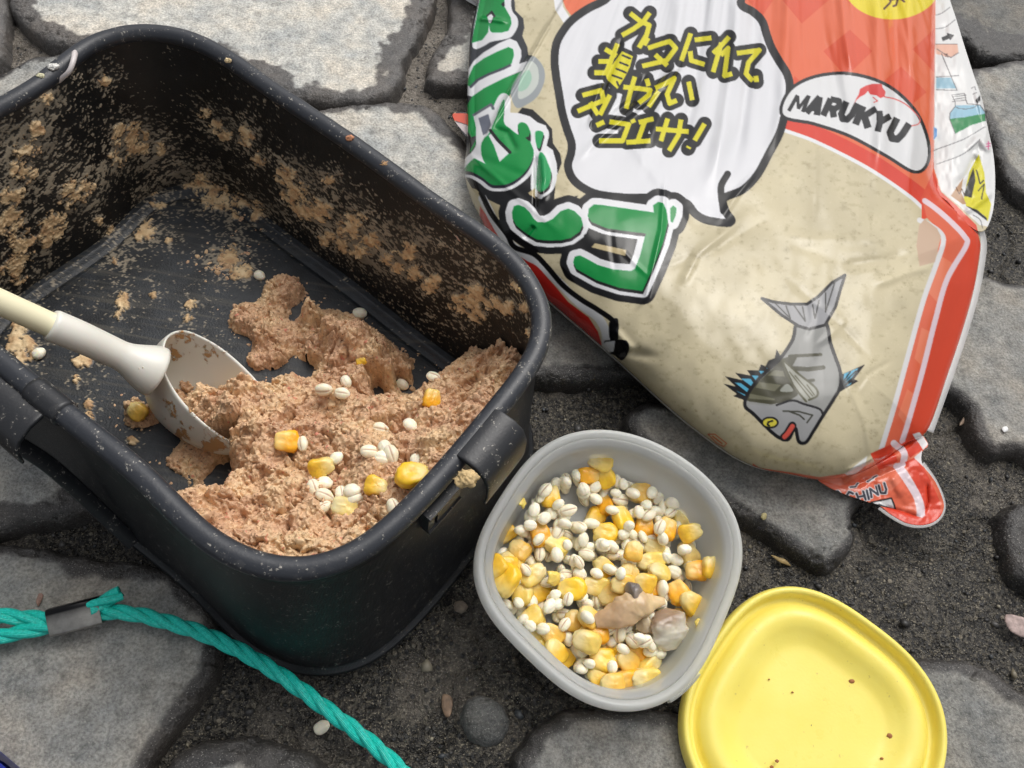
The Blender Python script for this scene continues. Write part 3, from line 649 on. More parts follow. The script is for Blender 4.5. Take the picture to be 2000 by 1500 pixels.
wallp = spline([(.0044, -.0022), (.0062, -.0034), (.0078, -.0044), (.0084, -.010), (.0094, -.018), (.0104, -.0255), (.0118, -.0300), (.0150, -.0315)], 24, False)
G = np.stack([tub_pt(a, b) for a, b in wallp]+[T0[None]+(tub_pt(.0150, -.0315)-T0-(-.0315)*tn)*k+(-.0315)*tn for k in (.66, .33, .02)], 1)
tw = gmesh('wall', G, MT, tub, wu=True); sdm = tw.modifiers.new('thickness', 'SOLIDIFY'); sdm.thickness = .0009; sdm.offset = 1
# pouring tab moulded under the rim at the near corner
tabi = [a for a in range(200) if abs(((TA[a]-R(-62)+np.pi) % (2*np.pi))-np.pi) < R(9)]
pr = [(-.0012, -.0060), (-.0012, -.0015), (.0006, -.0012), (.0006, -.0060)]
G = np.stack([tub_pt(a, b)[tabi] for a, b in pr], 1); gmesh('tab', G, MT, tub_rim, wv=True)

# ------------------------------------------------------------------ grains: barley, corn, shellfish
def mat_food(name, ss, rough, sc):
    m, nt, bs, o = M(name); a = attr(nt, 'Col'); n = noise(nt, sc, 3, .5)
    oi = N(nt, 'ShaderNodeObjectInfo'); r = ramp(nt, oi.outputs['Random'], [(0, .90), (1, 1.08)])
    f = ramp(nt, n.outputs['Fac'], [(.3, .90), (.7, 1.06)])
    c = mixc(nt, 1.0, a.outputs['Color'], r.outputs[0], 'MULTIPLY'); c = mixc(nt, 1.0, c, f.outputs[0], 'MULTIPLY')
    nt.links.new(c, bs.inputs['Base Color']); bs.inputs['Roughness'].default_value = rough
    bs.inputs['Subsurface Weight'].default_value = ss; bs.inputs['Subsurface Scale'].default_value = 0.0022; bs.inputs['Subsurface Radius'].default_value = (1, .6, .25)
    bump(nt, bs, n.outputs['Fac'], .25, .0005); return m
MFB = mat_food('barley_skin', .25, .42, 500); MFC = mat_food('corn_skin', .35, .30, 300); MFM = mat_food('shellfish_flesh', .4, .28, 260)
def sphere_dirs(a=20, b=28):
    th = np.linspace(0.0, np.pi, a); ph = np.linspace(0, 2*np.pi, b, endpoint=False)
    T, Q = np.meshgrid(th, ph, indexing='ij'); return T, Q, np.stack([np.sin(T)*np.cos(Q), np.sin(T)*np.sin(Q), np.cos(T)], -1)
def barley_mesh(k):
    T, Q, D = sphere_dirs(20, 32); g = np.random.default_rng(50+k)
    L, W, H = .0036*g.uniform(.92, 1.12), .00265*g.uniform(.92, 1.1), .0023
    # long axis x, crease along x on the top (+z)
    X = D[..., 2]*L; Yd = D[..., 0]; Zd = D[..., 1]
    tap = 1-0.16*(D[..., 2])**2*np.sign(D[..., 2])
    cre = np.exp(-(Yd/0.10)**2)*(Zd > 0)*(1-np.abs(D[..., 2])**4)
    Y = Yd*W*tap; Z = Zd*H*tap-cre*0.00032
    n = fbm(D[..., 0]*2+k*7, D[..., 1]*2, D[..., 2]*2, 2, k); s = 1+.06*n
    V = np.stack([X*s, Y*s, Z*s], -1)
    cr = cre*np.clip(1.15+n*.8, .3, 1)
    c = lin((252, 243, 216))*(1-cr[..., None]*.85)+lin((168, 116, 76))*cr[..., None]*.85
    if k >= 3: c = lin((253, 246, 222))*np.ones_like(c)
    f = gridf(20, 32, False, True)
    return V.reshape(-1, 3), f, c.reshape(-1, 3)
def corn_mesh(k):
    T, Q, D = sphere_dirs(24, 32); g = np.random.default_rng(80+k)
    p = g.uniform(3.0, 4.4)
    s = (np.abs(D)**p).sum(-1)**(-1/p); V = D*s[..., None]
    x, y, z = V[..., 0], V[..., 1], V[..., 2]                        # +x crown, -x cut tip
    L, W, H = .0058*g.uniform(.9, 1.12), .0053*g.uniform(.9, 1.1), .0033*g.uniform(.9, 1.15)
    tp = np.clip((x+1)/2, 0, 1); nar = 0.62+0.38*tp**.7
    bend = .12*y*y
    dent = .18*np.exp(-((x-.75)**2+y*y)/.18)*(z > 0)*g.uniform(0, 1)
    X = (x-bend*.6)*L; Y = y*W*nar; Z = (z*(.72+.28*tp)-dent)*H
    n = fbm(D[..., 0]*1.6+k*3, D[..., 1]*1.6, D[..., 2]*1.6, 3, 90+k); V = np.stack([X, Y, Z], -1)*(1+.20*n[..., None]+.07*fbm(D[..., 0]*5+k, D[..., 1]*5, D[..., 2]*5, 2, 95+k)[..., None])
    tip = sstep(.35, -.8, x+.25*n)[..., None]
    cols = [((246, 198, 62), (244, 222, 150)), ((248, 180, 40), (244, 208, 124)), ((244, 212, 108), (242, 224, 166)), ((236, 190, 84), (236, 214, 148)), ((252, 202, 50), (248, 218, 130)), ((242, 216, 134), (240, 226, 174))][k % 6]
    c = lin(cols[0])*(1-tip)+lin(cols[1])*tip
    return V.reshape(-1, 3), gridf(24, 32, False, True), c.reshape(-1, 3)
def flake_mesh(k):
    g = np.random.default_rng(200+k); n, m = 14, 12; G = np.zeros((n, m, 3)); u = np.linspace(-1, 1, n)[:, None]; v = np.linspace(-1, 1, m)[None]
    G[..., 0] = u*.0042+.0009*fbm(u*2+k, v*2, 0, 3, k); G[..., 1] = v*.0036*(1-.3*u*u)+.0011*fbm(u*2, v*2+k, 0, 3, k+3); G[..., 2] = .0016*(1-u*u*.8-v*v*.8)+.0006*fbm(u*3, v*3, k, 2, k+4)
    c = np.broadcast_to(lin((238, 206, 104)), G.shape)
    B = G.copy(); B[..., 2] -= .0007
    f = gridf(n, m); V = np.vstack([G.reshape(-1, 3), B.reshape(-1, 3)]); ring = [i*m for i in range(n)]+[(n-1)*m+j for j in range(1, m)]+[i*m+m-1 for i in range(n-2, -1, -1)]+[j for j in range(m-2, 0, -1)]
    s = np.array([[ring[a], ring[(a+1) % len(ring)], ring[(a+1) % len(ring)]+n*m, ring[a]+n*m] for a in range(len(ring))])
    return V, np.vstack([f, f[:, ::-1]+n*m, s]), np.vstack([c.reshape(-1, 3)]*2)
def proto(fn, k, mat, name):
    V, f, c = fn(k); o = mesh(name, V, f, mat, col=c); recalc(o); me = o.data; bpy.data.objects.remove(o); return me
BAR = [proto(barley_mesh, k, MFB, 'barley_grain') for k in range(5)]
CRN = [proto(corn_mesh, k, MFC, 'corn_kernel') for k in range(12)]
FLK = [proto(flake_mesh, k, MFC, 'corn_skin') for k in range(3)]
def put(me, loc, zdir, spin, tilt=(0, 0), scale=1.0, name=None):
    from mathutils import Vector
    o = bpy.data.objects.new(name or me.name.split('.')[0], me); COL.objects.link(o)
    z = np.asarray(zdir, float); z /= np.linalg.norm(z); x = np.cross([0, 1.0, 0], z); x /= np.linalg.norm(x); y = np.cross(z, x)
    Mx = Matrix([[x[0], y[0], z[0]], [x[1], y[1], z[1]], [x[2], y[2], z[2]]]).to_4x4()
    o.matrix_world = Matrix.Translation(Vector([float(v) for v in loc]))@Mx@Matrix.Rotation(spin, 4, 'Z')@Matrix.Rotation(tilt[0], 4, 'Y')@Matrix.Rotation(tilt[1], 4, 'X')@Matrix.Scale(scale, 4)
    return o
def px_ang(px, py, deg, p0, n):           # in-plane spin so that local +x runs along a photo direction (degrees, y down)
    a = plane_hit(px, py, p0, n); b = plane_hit(px+12*math.cos(R(deg)), py+12*math.sin(R(deg)), p0, n); d = b-a
    z = n/np.linalg.norm(n); x = np.cross([0, 1.0, 0], z); x /= np.linalg.norm(x); y = np.cross(z, x)
    return math.atan2(d@y, d@x)

# heap the tub: a little height map in the tub's own floor plane
HS = 0.0007; HN = 190; HM = np.zeros((HN, HN)); FLZ = -.0311
flo = np.stack([(TR-.0118)*np.cos(TA), (TR-.0145)*np.sin(TA)], -1)
def tub_uv(px, py, h):
    w = plane_hit(px, py, T0+tn*h, tn)-T0; return np.array([w@tx, w@ty])
def drop(uv, rx, ry, spin, hz):           # rest an ellipse footprint on the heap, return centre height above the floor
    i0 = int(uv[0]/HS+HN/2); j0 = int(uv[1]/HS+HN/2); k = int(max(rx, ry)/HS)+1
    a = np.arange(max(0, i0-k), min(HN, i0+k+1)); b = np.arange(max(0, j0-k), min(HN, j0+k+1))
    A, B = np.meshgrid(a, b, indexing='ij'); x = (A-HN/2)*HS-uv[0]; y = (B-HN/2)*HS-uv[1]
    c, s = math.cos(spin), math.sin(spin); e = ((x*c+y*s)/rx)**2+((-x*s+y*c)/ry)**2; m = e < .75
    if not m.any(): return 0.002
    sub = HM[A, B]; top = np.sort(sub[m]); z = top[int(len(top)*.80)]
    HM[A, B] = np.where(e < 1, np.maximum(sub, z+hz*(1+np.sqrt(np.clip(1-e, 0, 1)))*.92), sub)
    return z+hz*.92
L_BAR = 'cooked white barley grain among the corn in the clear tub'
G_BAR = 'barley grains in the clear tub'; G_CRN = 'corn kernels in the clear tub'
L_COL = {0: 'yellow corn kernel lying in the clear tub', 1: 'deep orange yellow corn kernel lying in the clear tub', 2: 'pale yellow corn kernel lying in the clear tub', 3: 'dull tan yellow corn kernel lying in the clear tub', 4: 'bright golden corn kernel lying in the clear tub', 5: 'very pale cream yellow corn kernel lying in the clear tub'}
gt = np.random.default_rng(21)
def height_at(uv):
    i = int(uv[0]/HS+HN/2); j = int(uv[1]/HS+HN/2); return HM[max(0, i-4):i+5, max(0, j-4):j+5].max()
def add_barley(uv, top=False):
    sp = gt.uniform(0, 6.28); z = drop(uv, .0036, .0026, sp, .0021)
    loc = T0+tx*uv[0]+ty*uv[1]+tn*(FLZ+z)
    k = gt.choice([0, 1, 2, 3, 4, 4, 3, 3, 4]); o = put(BAR[k], loc, tn, sp, (gt.normal(0, .35), gt.normal(0, .75)), gt.uniform(.84, 1.18))
    tag(o, L_BAR, 'barley grain', G_BAR); return o
def add_corn(x, y, deg, k, sc=1.0, roll=0.0, lay=.010):
    uv = tub_uv(x, y, FLZ+lay); sp = px_ang(x, y, deg, T0, tn)
    z = drop(uv, .0054*sc, .0047*sc, sp, .0031*sc); loc = T0+tx*uv[0]+ty*uv[1]+tn*(FLZ+z)
    o = put(CRN[k], loc, tn, sp, (gt.normal(0, .18), gt.normal(0, .25)+roll), sc); tag(o, L_COL[k % 6], 'corn kernel', G_CRN); return o
def z6(x, y): return 900+x/2.586, 820+y/2.586
# bottom layer of barley, leaving the few bare patches of floor
BARE = [(540,400,65),(600,470,70),(640,560,55),(420,740,55),(650,730,50),(1085,635,35),(560,350,40),(690,560,40),(380,380,30)]
def bare(x, y, f=1.0): return any((x-a)**2+(y-b)**2 < (r*f)**2 for a, b, r in BARE)
CORN = [(515,215,-28,0),(465,380,90,0),(650,278,170,1),(735,285,60,4),(700,225,20,2),(915,360,10,3),(745,410,80,1),(690,478,-55,0),(825,490,70,4),(940,528,95,1),(1130,485,75,5),(1040,550,110,1),(1150,578,160,0),(740,562,0,4),(405,565,70,1),(235,555,-50,0),(485,620,30,2),(300,650,40,3),(255,705,20,2),(230,735,10,0),(985,640,30,5),(865,670,100,3),(970,710,0,2),(1160,665,60,5),(730,735,45,0),(850,780,100,3),(170,760,-40,0),(220,820,-60,4),(320,860,100,2),(405,845,60,0),(365,780,150,2),(560,855,0,4),(690,835,10,2),(755,880,-30,3),(1185,765,0,1),(1240,760,80,0),(985,830,60,1),(1105,870,70,1),(1160,930,45,0),(355,1000,-30,2),(395,1110,50,2),(575,1010,90,3),(470,1080,40,3),(675,1075,0,1),(625,1125,20,2),(525,1190,50,0),(755,1165,20,0),(730,1215,10,4),(845,1220,40,3),(905,1175,30,1),(965,1240,130,2),(705,1300,50,0),(845,1315,-10,1),(760,1340,0,3),(930,1310,0,2),(1130,1000,70,0),(1155,1050,80,4),(810,840,0,3),(925,825,20,0),(640,1000,45,3),(1000,770,20,2),(480,1170,60,0),(1250,850,40,5)]
cc = np.array([(a, b) for a, b, _, _ in CORN], float)
nb = 0
while nb < 165:
    best = None
    for _ in range(8):
        x, y = gt.uniform(130, 1290), gt.uniform(150, 1370); px, py = z6(x, y); uv = tub_uv(px, py, FLZ+.004)
        if sdist(np.array([uv[0]]), np.array([uv[1]]), flo)[0] < .0015 or bare(x, y) or np.min(np.hypot(cc[:, 0]-x, cc[:, 1]-y)) < 40: continue
        hh = height_at(uv)
        if best is None or hh < best[0]: best = (hh, uv)
    if best is None: continue
    uv = best[1]
    add_barley(uv); nb += 1
for x, y, d, k in CORN:
    px, py = z6(x, y); uv = tub_uv(px, py, FLZ+.010)
    if sdist(np.array([uv[0]]), np.array([uv[1]]), flo)[0] < -.004: continue
    add_corn(px, py, d, k+6*int(gt.integers(0, 2)), gt.uniform(.92, 1.10)*(1.12 if (x, y) in [(730,735), (1105,870), (220,820), (970,710)] else 1))
nb = 0; cc = np.array([(a, b) for a, b, _, _ in CORN], float)
while nb < 105:
    best = None
    for _ in range(14):
        x, y = gt.uniform(130, 1290), gt.uniform(150, 1370)
        if bare(x, y, .8) or np.min(np.hypot(cc[:, 0]-x, cc[:, 1]-y)) < 46: continue
        px, py = z6(x, y); uv = tub_uv(px, py, FLZ+.008)
        if sdist(np.array([uv[0]]), np.array([uv[1]]), flo)[0] < .0005: continue
        hh = height_at(uv)
        if best is None or hh < best[0]: best = (hh, uv)
    if best is None: continue
    uv = best[1]
    add_barley(uv); nb += 1
for x, y in [(758,755),(795,785),(1020,600),(1025,845),(915,1125),(350,1040),(548,452),(725,628),(775,630),(640,672),(880,1110),(480,880),(450,940),(630,1005)]:
    add_barley(tub_uv(*z6(x, y), FLZ+.012))
for i, (x, y, l) in enumerate([(305,408,'torn yellow corn skin stuck to the far left wall of the clear tub'),(1210,1035,'torn pale corn skin stuck to the right wall of the clear tub'),(475,800,'curled torn yellow corn skin lying on grains left of centre in the clear tub')]):
    uv = tub_uv(*z6(x, y), FLZ+(.022 if i < 2 else .012)); lim = flo*1.07
    o = put(FLK[i], T0+tx*uv[0]+ty*uv[1]+tn*(FLZ+(.022 if i < 2 else .0125)), tn, gt.uniform(0, 6), (.6, .4), .8 if i < 2 else 1.0); tag(o, l, 'corn skin')
def meat(name, pxs, zs, rad, flat, colf, label, seed):
    uvs = [tub_uv(*z6(x, y), FLZ+h) for (x, y), h in zip(pxs, zs)]
    pth = spline(np.array([T0+tx*a+ty*b+tn*(FLZ+h) for (a, b), h in zip(uvs, zs)]), 60, False); n = 48
    rad = np.interp(np.linspace(0, 1, 60), np.linspace(0, 1, len(rad)), rad)
    Td = np.gradient(pth, axis=0); Td /= np.linalg.norm(Td, axis=1)[:, None]; S = np.cross(tn, Td); S /= np.linalg.norm(S, axis=1)[:, None]
    a = np.linspace(0, 2*np.pi, n, endpoint=False)
    V = pth[:, None]+rad[:, None, None]*(S[:, None]*np.cos(a)[None, :, None]+tn*(np.sin(a)*flat)[None, :, None])
    q = V*1000; nn = fbm(q[..., 0]*.16, q[..., 1]*.16, q[..., 2]*.16, 4, seed); n2 = fbm(q[..., 0]*.5, q[..., 1]*.5, q[..., 2]*.5, 3, seed+3)
    V = V+(V-pth[:, None])*(nn*.42+n2*.10)[..., None]
    tl = np.linspace(0, 1, 60)[:, None]+.16*nn; ed = np.cos(a)[None]+.3*n2
    o = gmesh(name, V, MFM, wv=True, col=colf(tl, ed, nn)); tag(o, label, 'shellfish'); return o
def cmix(a, b, t): return lin(a)*(1-t[..., None])+lin(b)*t[..., None]
def c1(t, e, n):
    c = cmix((196, 164, 128), (222, 196, 150), sstep(.2, .9, t)); k = sstep(-.1, .6, n)*.5; return c*(1-k[..., None])+lin((166, 134, 104))*k[..., None]
meat('shellfish_meat', [(675,1020),(780,985),(900,935),(1030,915)], [.013,.016,.018,.015], [.0030,.0058,.0072,.0050,.0016], .55, c1, 'elongated tan shellfish meat lying on the corn in the clear tub', 301)
def c1b(t, e, n): return cmix((108, 100, 96), (150, 134, 118), sstep(-.3, .5, n))
meat('shellfish_meat', [(830,880),(870,870),(920,885)], [.016,.019,.018], [.0018,.0046,.0044,.0016], .6, c1b, 'small dark grey shellfish lump above the tan meat in the clear tub', 311)
def c2(t, e, n):
    c = cmix((150, 126, 104), (206, 200, 184), sstep(.25, .62, t+.12*e)); k = sstep(.85, 1.1, t); return c*(1-k[..., None])+lin((214, 190, 150))*k[..., None]
meat('shellfish_meat', [(1010,960),(1040,1010),(1050,1080),(1060,1165)], [.013,.016,.015,.012], [.0030,.0080,.0092,.0080,.0030], .48, c2, 'greyish white shellfish meat with a brown top at the near right of the clear tub', 321)
meat('shellfish_meat', [(880,1040),(930,1035),(975,1030)], [.011,.013,.012], [.0016,.0042,.0046,.0016], .55, lambda t, e, n: cmix((190, 170, 140), (214, 200, 168), sstep(-.3, .5, n)), 'small pale shellfish scrap beside the greyish white meat in the tub', 331)

# grains lying on the bait paste
def on_paste(px, py, me, lift, deg, tilt, sc, label, cat, group=None):
    z = paste_z(px, py); p = P(px, py, z+lift); o = put(me, p, (0.02, -0.25, 1), px_ang(px, py, deg, p, UP), tilt, sc); tag(o, label, cat, group); return o
def z4(x, y): return 300+x/2.632, 700+y/2.632
for x, y, d, k, sc, l in [(685,425,0,1,1.0,'round orange corn kernel touching a barley grain beside the scoop'),(862,562,160,0,1.05,'yellow corn kernel in the middle of the bait paste above a barley cluster'),(1330,600,170,4,1.05,'yellow corn kernel on bait paste nearest the bracket side of the black box'),(1145,660,190,0,.95,'notched yellow corn kernel between two barley groups on the bait paste'),(985,765,10,5,1.0,'pale flat corn kernel half pressed into the near bait paste'),(1430,208,100,1,.85,'orange corn kernel half buried in bait paste in the far right of the box')]:
    on_paste(*z4(x, y), CRN[k], .0015 if k != 5 else .0006, d, (gt.normal(0, .2), gt.normal(0, .2)), sc, l, 'corn kernel')
on_paste(705, 702, CRN[0], -.0004, 60, (.2, .3), .62, 'small yellow corn kernel stuck in the far lump of bait paste', 'corn kernel')
on_paste(268, 803, CRN[3], .0012, 40, (.2, .3), .95, 'dull olive corn kernel smeared with bait left of the scoop bowl', 'corn kernel')
for x, y, d in [(765,440,85),(940,512,-35),(1165,362,10),(1320,342,40),(1110,478,0),(1192,462,60),(1178,512,10),(1222,492,70),(1350,530,80),(825,665,70),(880,640,10),(880,705,20),(870,768,-30),(965,700,80),(1020,680,0),(1035,728,-20),(1235,770,70),(875,160,0),(990,120,60),(1280,135,30),(970,180,10),(1440,95,20)]:
    on_paste(*z4(x, y), BAR[int(gt.integers(0, 5))], .0011, d, (gt.normal(0, .2), gt.normal(0, .4)), gt.uniform(.98, 1.18), 'white barley grain lying on the pinkish bait paste in the black box', 'barley grain', 'barley grains on the bait paste')
on_paste(703, 612, BAR[4], .0010, 0, (0, 0), 1.25, 'white barley grain on the farthest lump of bait paste, against the dark floor', 'barley grain')
on_paste(507, 538, BAR[3], .0012, 30, (0, 0), 1.05, 'tan coloured grain alone on the bare box floor above the paste', 'grain')
on_paste(76, 690, BAR[3], .0012, -30, (0, 0), 1.1, 'yellowish seed on the box floor below the scoop stick', 'seed')
p = P(629, 1421, -.010); o = put(BAR[4], p+UP*.001, UP, .5, (.1, .2), 1.1); tag(o, 'single barley grain lying on the wet mortar near the green rope', 'barley grain')

# ------------------------------------------------------------------ yellow lid, lying upside down
LC = np.array([0.18357, 0.0437]); LL = superloop(0, .0594, .0577, 0.842, 2.62, 200)
lid = empty('lid', (LC[0], LC[1], 0.001)); tag(lid, 'yellow plastic lid lying upside down beside the clear tub', 'lid')
ln_ = nrm2(LL); lr = np.linalg.norm(LL, axis=1)
lt = np.array([-.02, -.045, 1.0]); lt /= np.linalg.norm(lt); lx = np.cross([0, 1.0, 0], lt); lx /= np.linalg.norm(lx); ly = np.cross(lt, lx)
def lid_pt(off, z):
    q = LL*((lr-off)/lr)[:, None]; return np.array([LC[0], LC[1], .0030])+q[:, :1]*lx+q[:, 1:]*ly+z*lt
ML = M('yellow_plastic'); bs = ML[2]; n1 = noise(ML[1], 50, 3, .5); cr = ramp(ML[1], n1.outputs['Fac'], [(.3, lin((234, 216, 98))), (.7, lin((238, 222, 110)))])
ML[1].links.new(cr.outputs[0], bs.inputs['Base Color']); bs.inputs['Roughness'].default_value = .38; bs.inputs['Subsurface Weight'].default_value = .15; bs.inputs['Subsurface Scale'].default_value = .003; bs.inputs['Subsurface Radius'].default_value = (1, .8, .2)
nb_ = noise(ML[1], 700, 2, .5); bump(ML[1], bs, nb_.outputs['Fac'], .12, .0003)
nw_ = noise(ML[1], 90, 6, .7); rw_ = ramp(ML[1], nw_.outputs['Fac'], [(.36, .26), (.64, .58)]); ML[1].links.new(rw_.outputs[0], bs.inputs['Roughness'])
ns_ = noise(ML[1], 420, 2, .5); sw_ = ramp(ML[1], ns_.outputs['Fac'], [(.725, 0.0), (.745, .35)]); ML[1].links.new(mixc(ML[1], sw_.outputs[0], cr.outputs[0], (.30, .20, .06)), bs.inputs['Base Color'])
outp = spline([(.0010, 0.0), (.0000, .0020), (-.0002, .0065), (.0006, .0092), (.0018, .0100), (.0032, .0096), (.0040, .0080), (.0044, .0058), (.0052, .0042), (.0066, .0038)], 46, False)
inp = spline([(.0066, .0038), (.0078, .0046), (.0094, .0068), (.0120, .0086), (.0150, .0090), (.0185, .0081), (.0225, .0060), (.0262, .0044), (.0290, .0038), (.0330, .0036)], 46, False)
G = np.stack([lid_pt(a, b) for a, b in outp], 1); gmesh('lid_rim', G, ML[0], lid, wu=True)
G = np.stack([lid_pt(a, b) for a, b in inp]+[np.array([LC[0], LC[1], .0030])+(lid_pt(.033, 0)-[LC[0], LC[1], .0030])*k+.0036*lt for k in (.75, .5, .25, .01)], 1); gmesh('lid_panel', G, ML[0], lid, wu=True)
G = np.stack([lid_pt(a, b) for a, b in ((.0010, 0), (.0060, .0015), (.03, .0015), (.055, .0015))], 1); gmesh('lid_underside', G, ML[0], lid, wu=True)
MCR = simple('crumb_brown', (150, 92, 44), .6)
def zl(x, y): return 1300+x*.35, 1100+y*.35
cr_l = [(1040,660,.0016,'brown bark like crumb on the upper right of the yellow lid'),(1268,938,.0012,'small brown crumb at the right of the yellow lid, upper of a touching pair'),(1255,965,.0017,'brown crumb at the right of the yellow lid, lower of a touching pair'),(1284,912,.0007,'tiny olive crumb just above the brown pair on the yellow lid'),(708,720,.0006,'tiny dark speck near the middle of the yellow lid'),(578,648,.0005,'tiny tan speck left of centre on the yellow lid'),(1206,1090,.0008,'olive crumb near the lower right of the yellow lid'),(1298,1058,.0008,'dark crumb at the foot of the right ridge of the yellow lid'),(622,1105,.0009,'small tan crumb near the bottom of the photo on the yellow lid'),(592,1138,.0010,'dark crumb at the very bottom edge on the yellow lid'),(1335,775,.0008,'thin tan crumb on the right ridge of the yellow lid'),(430,270,.0010,'brown speck on the upper left rim of the yellow lid')]
T_, Q_, D_ = sphere_dirs(9, 12)
for i, (x, y, r, l) in enumerate(cr_l):
    p = P(*zl(x, y), .0078 if i < 10 else .0115); n = 1+.5*fbm(D_[..., 0]*2+i, D_[..., 1]*2, D_[..., 2]*2, 2, i)
    V = D_*n[..., None]*np.array([r, r*.7, r*.45]); o = gmesh('crumb', V+np.array(p), MCR, wv=True); tag(o, l, 'crumb', 'crumbs on the yellow lid')

# ------------------------------------------------------------------ green rope with metal clamp
rope = empty('rope', tuple(P(147, 1203, .004))); tag(rope, 'turquoise three strand twisted rope joined by a flat metal clamp', 'rope')
MR, nt, bs, o_ = M('turquoise_rope'); a = attr(nt, 'Col'); s_ = N(nt, 'ShaderNodeSeparateColor'); nt.links.new(a.outputs['Color'], s_.inputs[0])
k = N(nt, 'ShaderNodeMath', operation='MULTIPLY'); nt.links.new(s_.outputs[0], k.inputs[0]); k.inputs[1].default_value = 6.2832*18
w = N(nt, 'ShaderNodeMath', operation='SINE'); nt.links.new(k.outputs[0], w.inputs[0])
nn_ = noise(nt, 900, 3, .6); cr = ramp(nt, nn_.outputs['Fac'], [(.3, lin((0, 180, 163))), (.5, lin((8, 198, 180))), (.7, lin((60, 218, 202)))])
nt.links.new(cr.outputs[0], bs.inputs['Base Color']); bs.inputs['Roughness'].default_value = .34; bs.inputs['Subsurface Weight'].default_value = .1; bs.inputs['Subsurface Scale'].default_value = .001
bump(nt, bs, w.outputs[0], .5, .00025)
def strand_rope(name, px, py, z, pitch=.036, r0=.00172, rs=.00195, phase=0.0, fray=0):
    c = spline(P(np.array(px), np.array(py), np.array(z)), 420, False); L = np.r_[0, np.cumsum(np.linalg.norm(np.diff(c, axis=0), axis=1))]
    Tn = np.gradient(c, axis=0); Tn /= np.linalg.norm(Tn, axis=1)[:, None]; S = np.cross(Tn, UP); S /= np.linalg.norm(S, axis=1)[:, None]; B = np.cross(S, Tn)
    VV = []; FF = []; CC = []; o = 0
    for q in range(3):
        a = -L/pitch*2*np.pi+q*2*np.pi/3+phase
        p = c+r0*(S*np.cos(a)[:, None]+B*np.sin(a)[:, None])
        V, f = tube(p, rs, 14, True); VV.append(V); FF += [[i+o for i in g_] for g_ in f]; o += len(V)
        ti = (np.tile(np.arange(14), len(c))/14.0)+np.repeat(L/pitch*.25, 14); CC.append(np.stack([ti]*3, -1))
    return mesh(name, np.vstack(VV), FF, MR, rope, col=np.vstack(CC))
strand_rope('cord', [-80,0,60,110,150,200,262,330,400,480,560,640,700,760,850], [1199,1203,1207,1211,1205,1196,1199,1216,1239,1277,1327,1387,1432,1482,1570], [.012,.011,.010,.0095,.009,.009,.009,.009,.010,.010,.009,.006,.003,.002,.002])
strand_rope('loop_cord', [-80,0,50,100,150,185], [1262,1243,1233,1222,1212,1204], [.010,.009,.009,.009,.0085,.0085], phase=1.0)
strand_rope('rope_end', [176,198,216,236], [1188,1178,1169,1158], [.0125,.0125,.012,.012], phase=.4)
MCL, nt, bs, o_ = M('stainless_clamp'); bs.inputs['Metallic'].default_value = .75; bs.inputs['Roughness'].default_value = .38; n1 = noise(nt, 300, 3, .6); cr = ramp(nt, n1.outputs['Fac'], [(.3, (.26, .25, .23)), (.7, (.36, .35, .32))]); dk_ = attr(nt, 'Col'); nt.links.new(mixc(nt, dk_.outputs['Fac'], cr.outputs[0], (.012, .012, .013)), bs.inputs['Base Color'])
c0 = P(149, 1203, .0096); ax = P(197, 1190, .0096)-P(101, 1215, .0096); ax /= np.linalg.norm(ax); az = UP; ay = np.cross(az, ax)
loop = []
for t in np.linspace(0, 2*np.pi, 60, endpoint=False):
    cs, sn = math.cos(t), math.sin(t); pw = .30
    a_, b_ = math.copysign(abs(cs)**pw, cs)*.0062, math.copysign(abs(sn)**pw, sn)*.0044; loop.append((a_, b_))
loop = np.array(loop); cl_, sl_ = math.cos(R(24)), math.sin(R(24)); ay, az = ay*cl_+az*sl_, az*cl_-ay*sl_
G = []
for x, s in ((-.0108, .86), (-.0110, .93), (-.0108, 1.0), (.0108, 1.0), (.0110, .93), (.0108, .86), (-.0108, .86)):
    G.append(c0+ax*x+loop[:, :1]*s*ay+loop[:, 1:]*s*az)
Gc = np.stack(G, 0); dk = np.repeat(sstep(.0028, .0034, loop[:, 1]*0+loop[:, 0])[None, :, None]*np.ones((7, 1, 3)), 1, 0); gmesh('clamp', Gc, MCL, rope, wv=True, col=dk)  # far side painted near-black: a dark reflection in the metal, put into its colour

# ------------------------------------------------------------------ small scraps
def scrap(name, px, z, th, col, label, cat, seed, rough=.6, bend=.0015):
    w = P(*np.array(px, float).T, z)[:, :2]; poly = spline(w, 60); lo = poly.min(0); hi = poly.max(0); st = max((hi-lo).max()/40, .00015)
    X, Y = np.meshgrid(np.arange(lo[0]-st, hi[0]+2*st, st), np.arange(lo[1]-st, hi[1]+2*st, st), indexing='ij'); d = sdist(X, Y, poly)
    zt = z+bend*fbm(X*150, Y*150, 0, 2, seed)+th*np.sqrt(np.clip(d/.0012, 0, 1))
    kp = d > -.0002
    m, nt, bs, o = M(name+'_surface'); n = noise(nt, 400, 3, .6); c = ramp(nt, n.outputs['Fac'], [(.3, lin(np.array(col)*.8)), (.7, lin(np.minimum(np.array(col)*1.12, 255)))]); nt.links.new(c.outputs[0], bs.inputs['Base Color']); bs.inputs['Roughness'].default_value = rough
    o = gmesh(name, np.stack([X, Y, zt], -1), m, keep=kp); s = o.modifiers.new('thickness', 'SOLIDIFY'); s.thickness = th*.6; s.offset = -1
    tag(o, label, cat); return o
scrap('dead_leaf', [(1965,1200),(1985,1203),(2010,1215),(2040,1260),(2010,1250),(1975,1235),(1963,1215)], -.006, .0008, (166, 146, 140), 'pinkish dead leaf on the mortar at the right edge of the photo', 'leaf', 1)
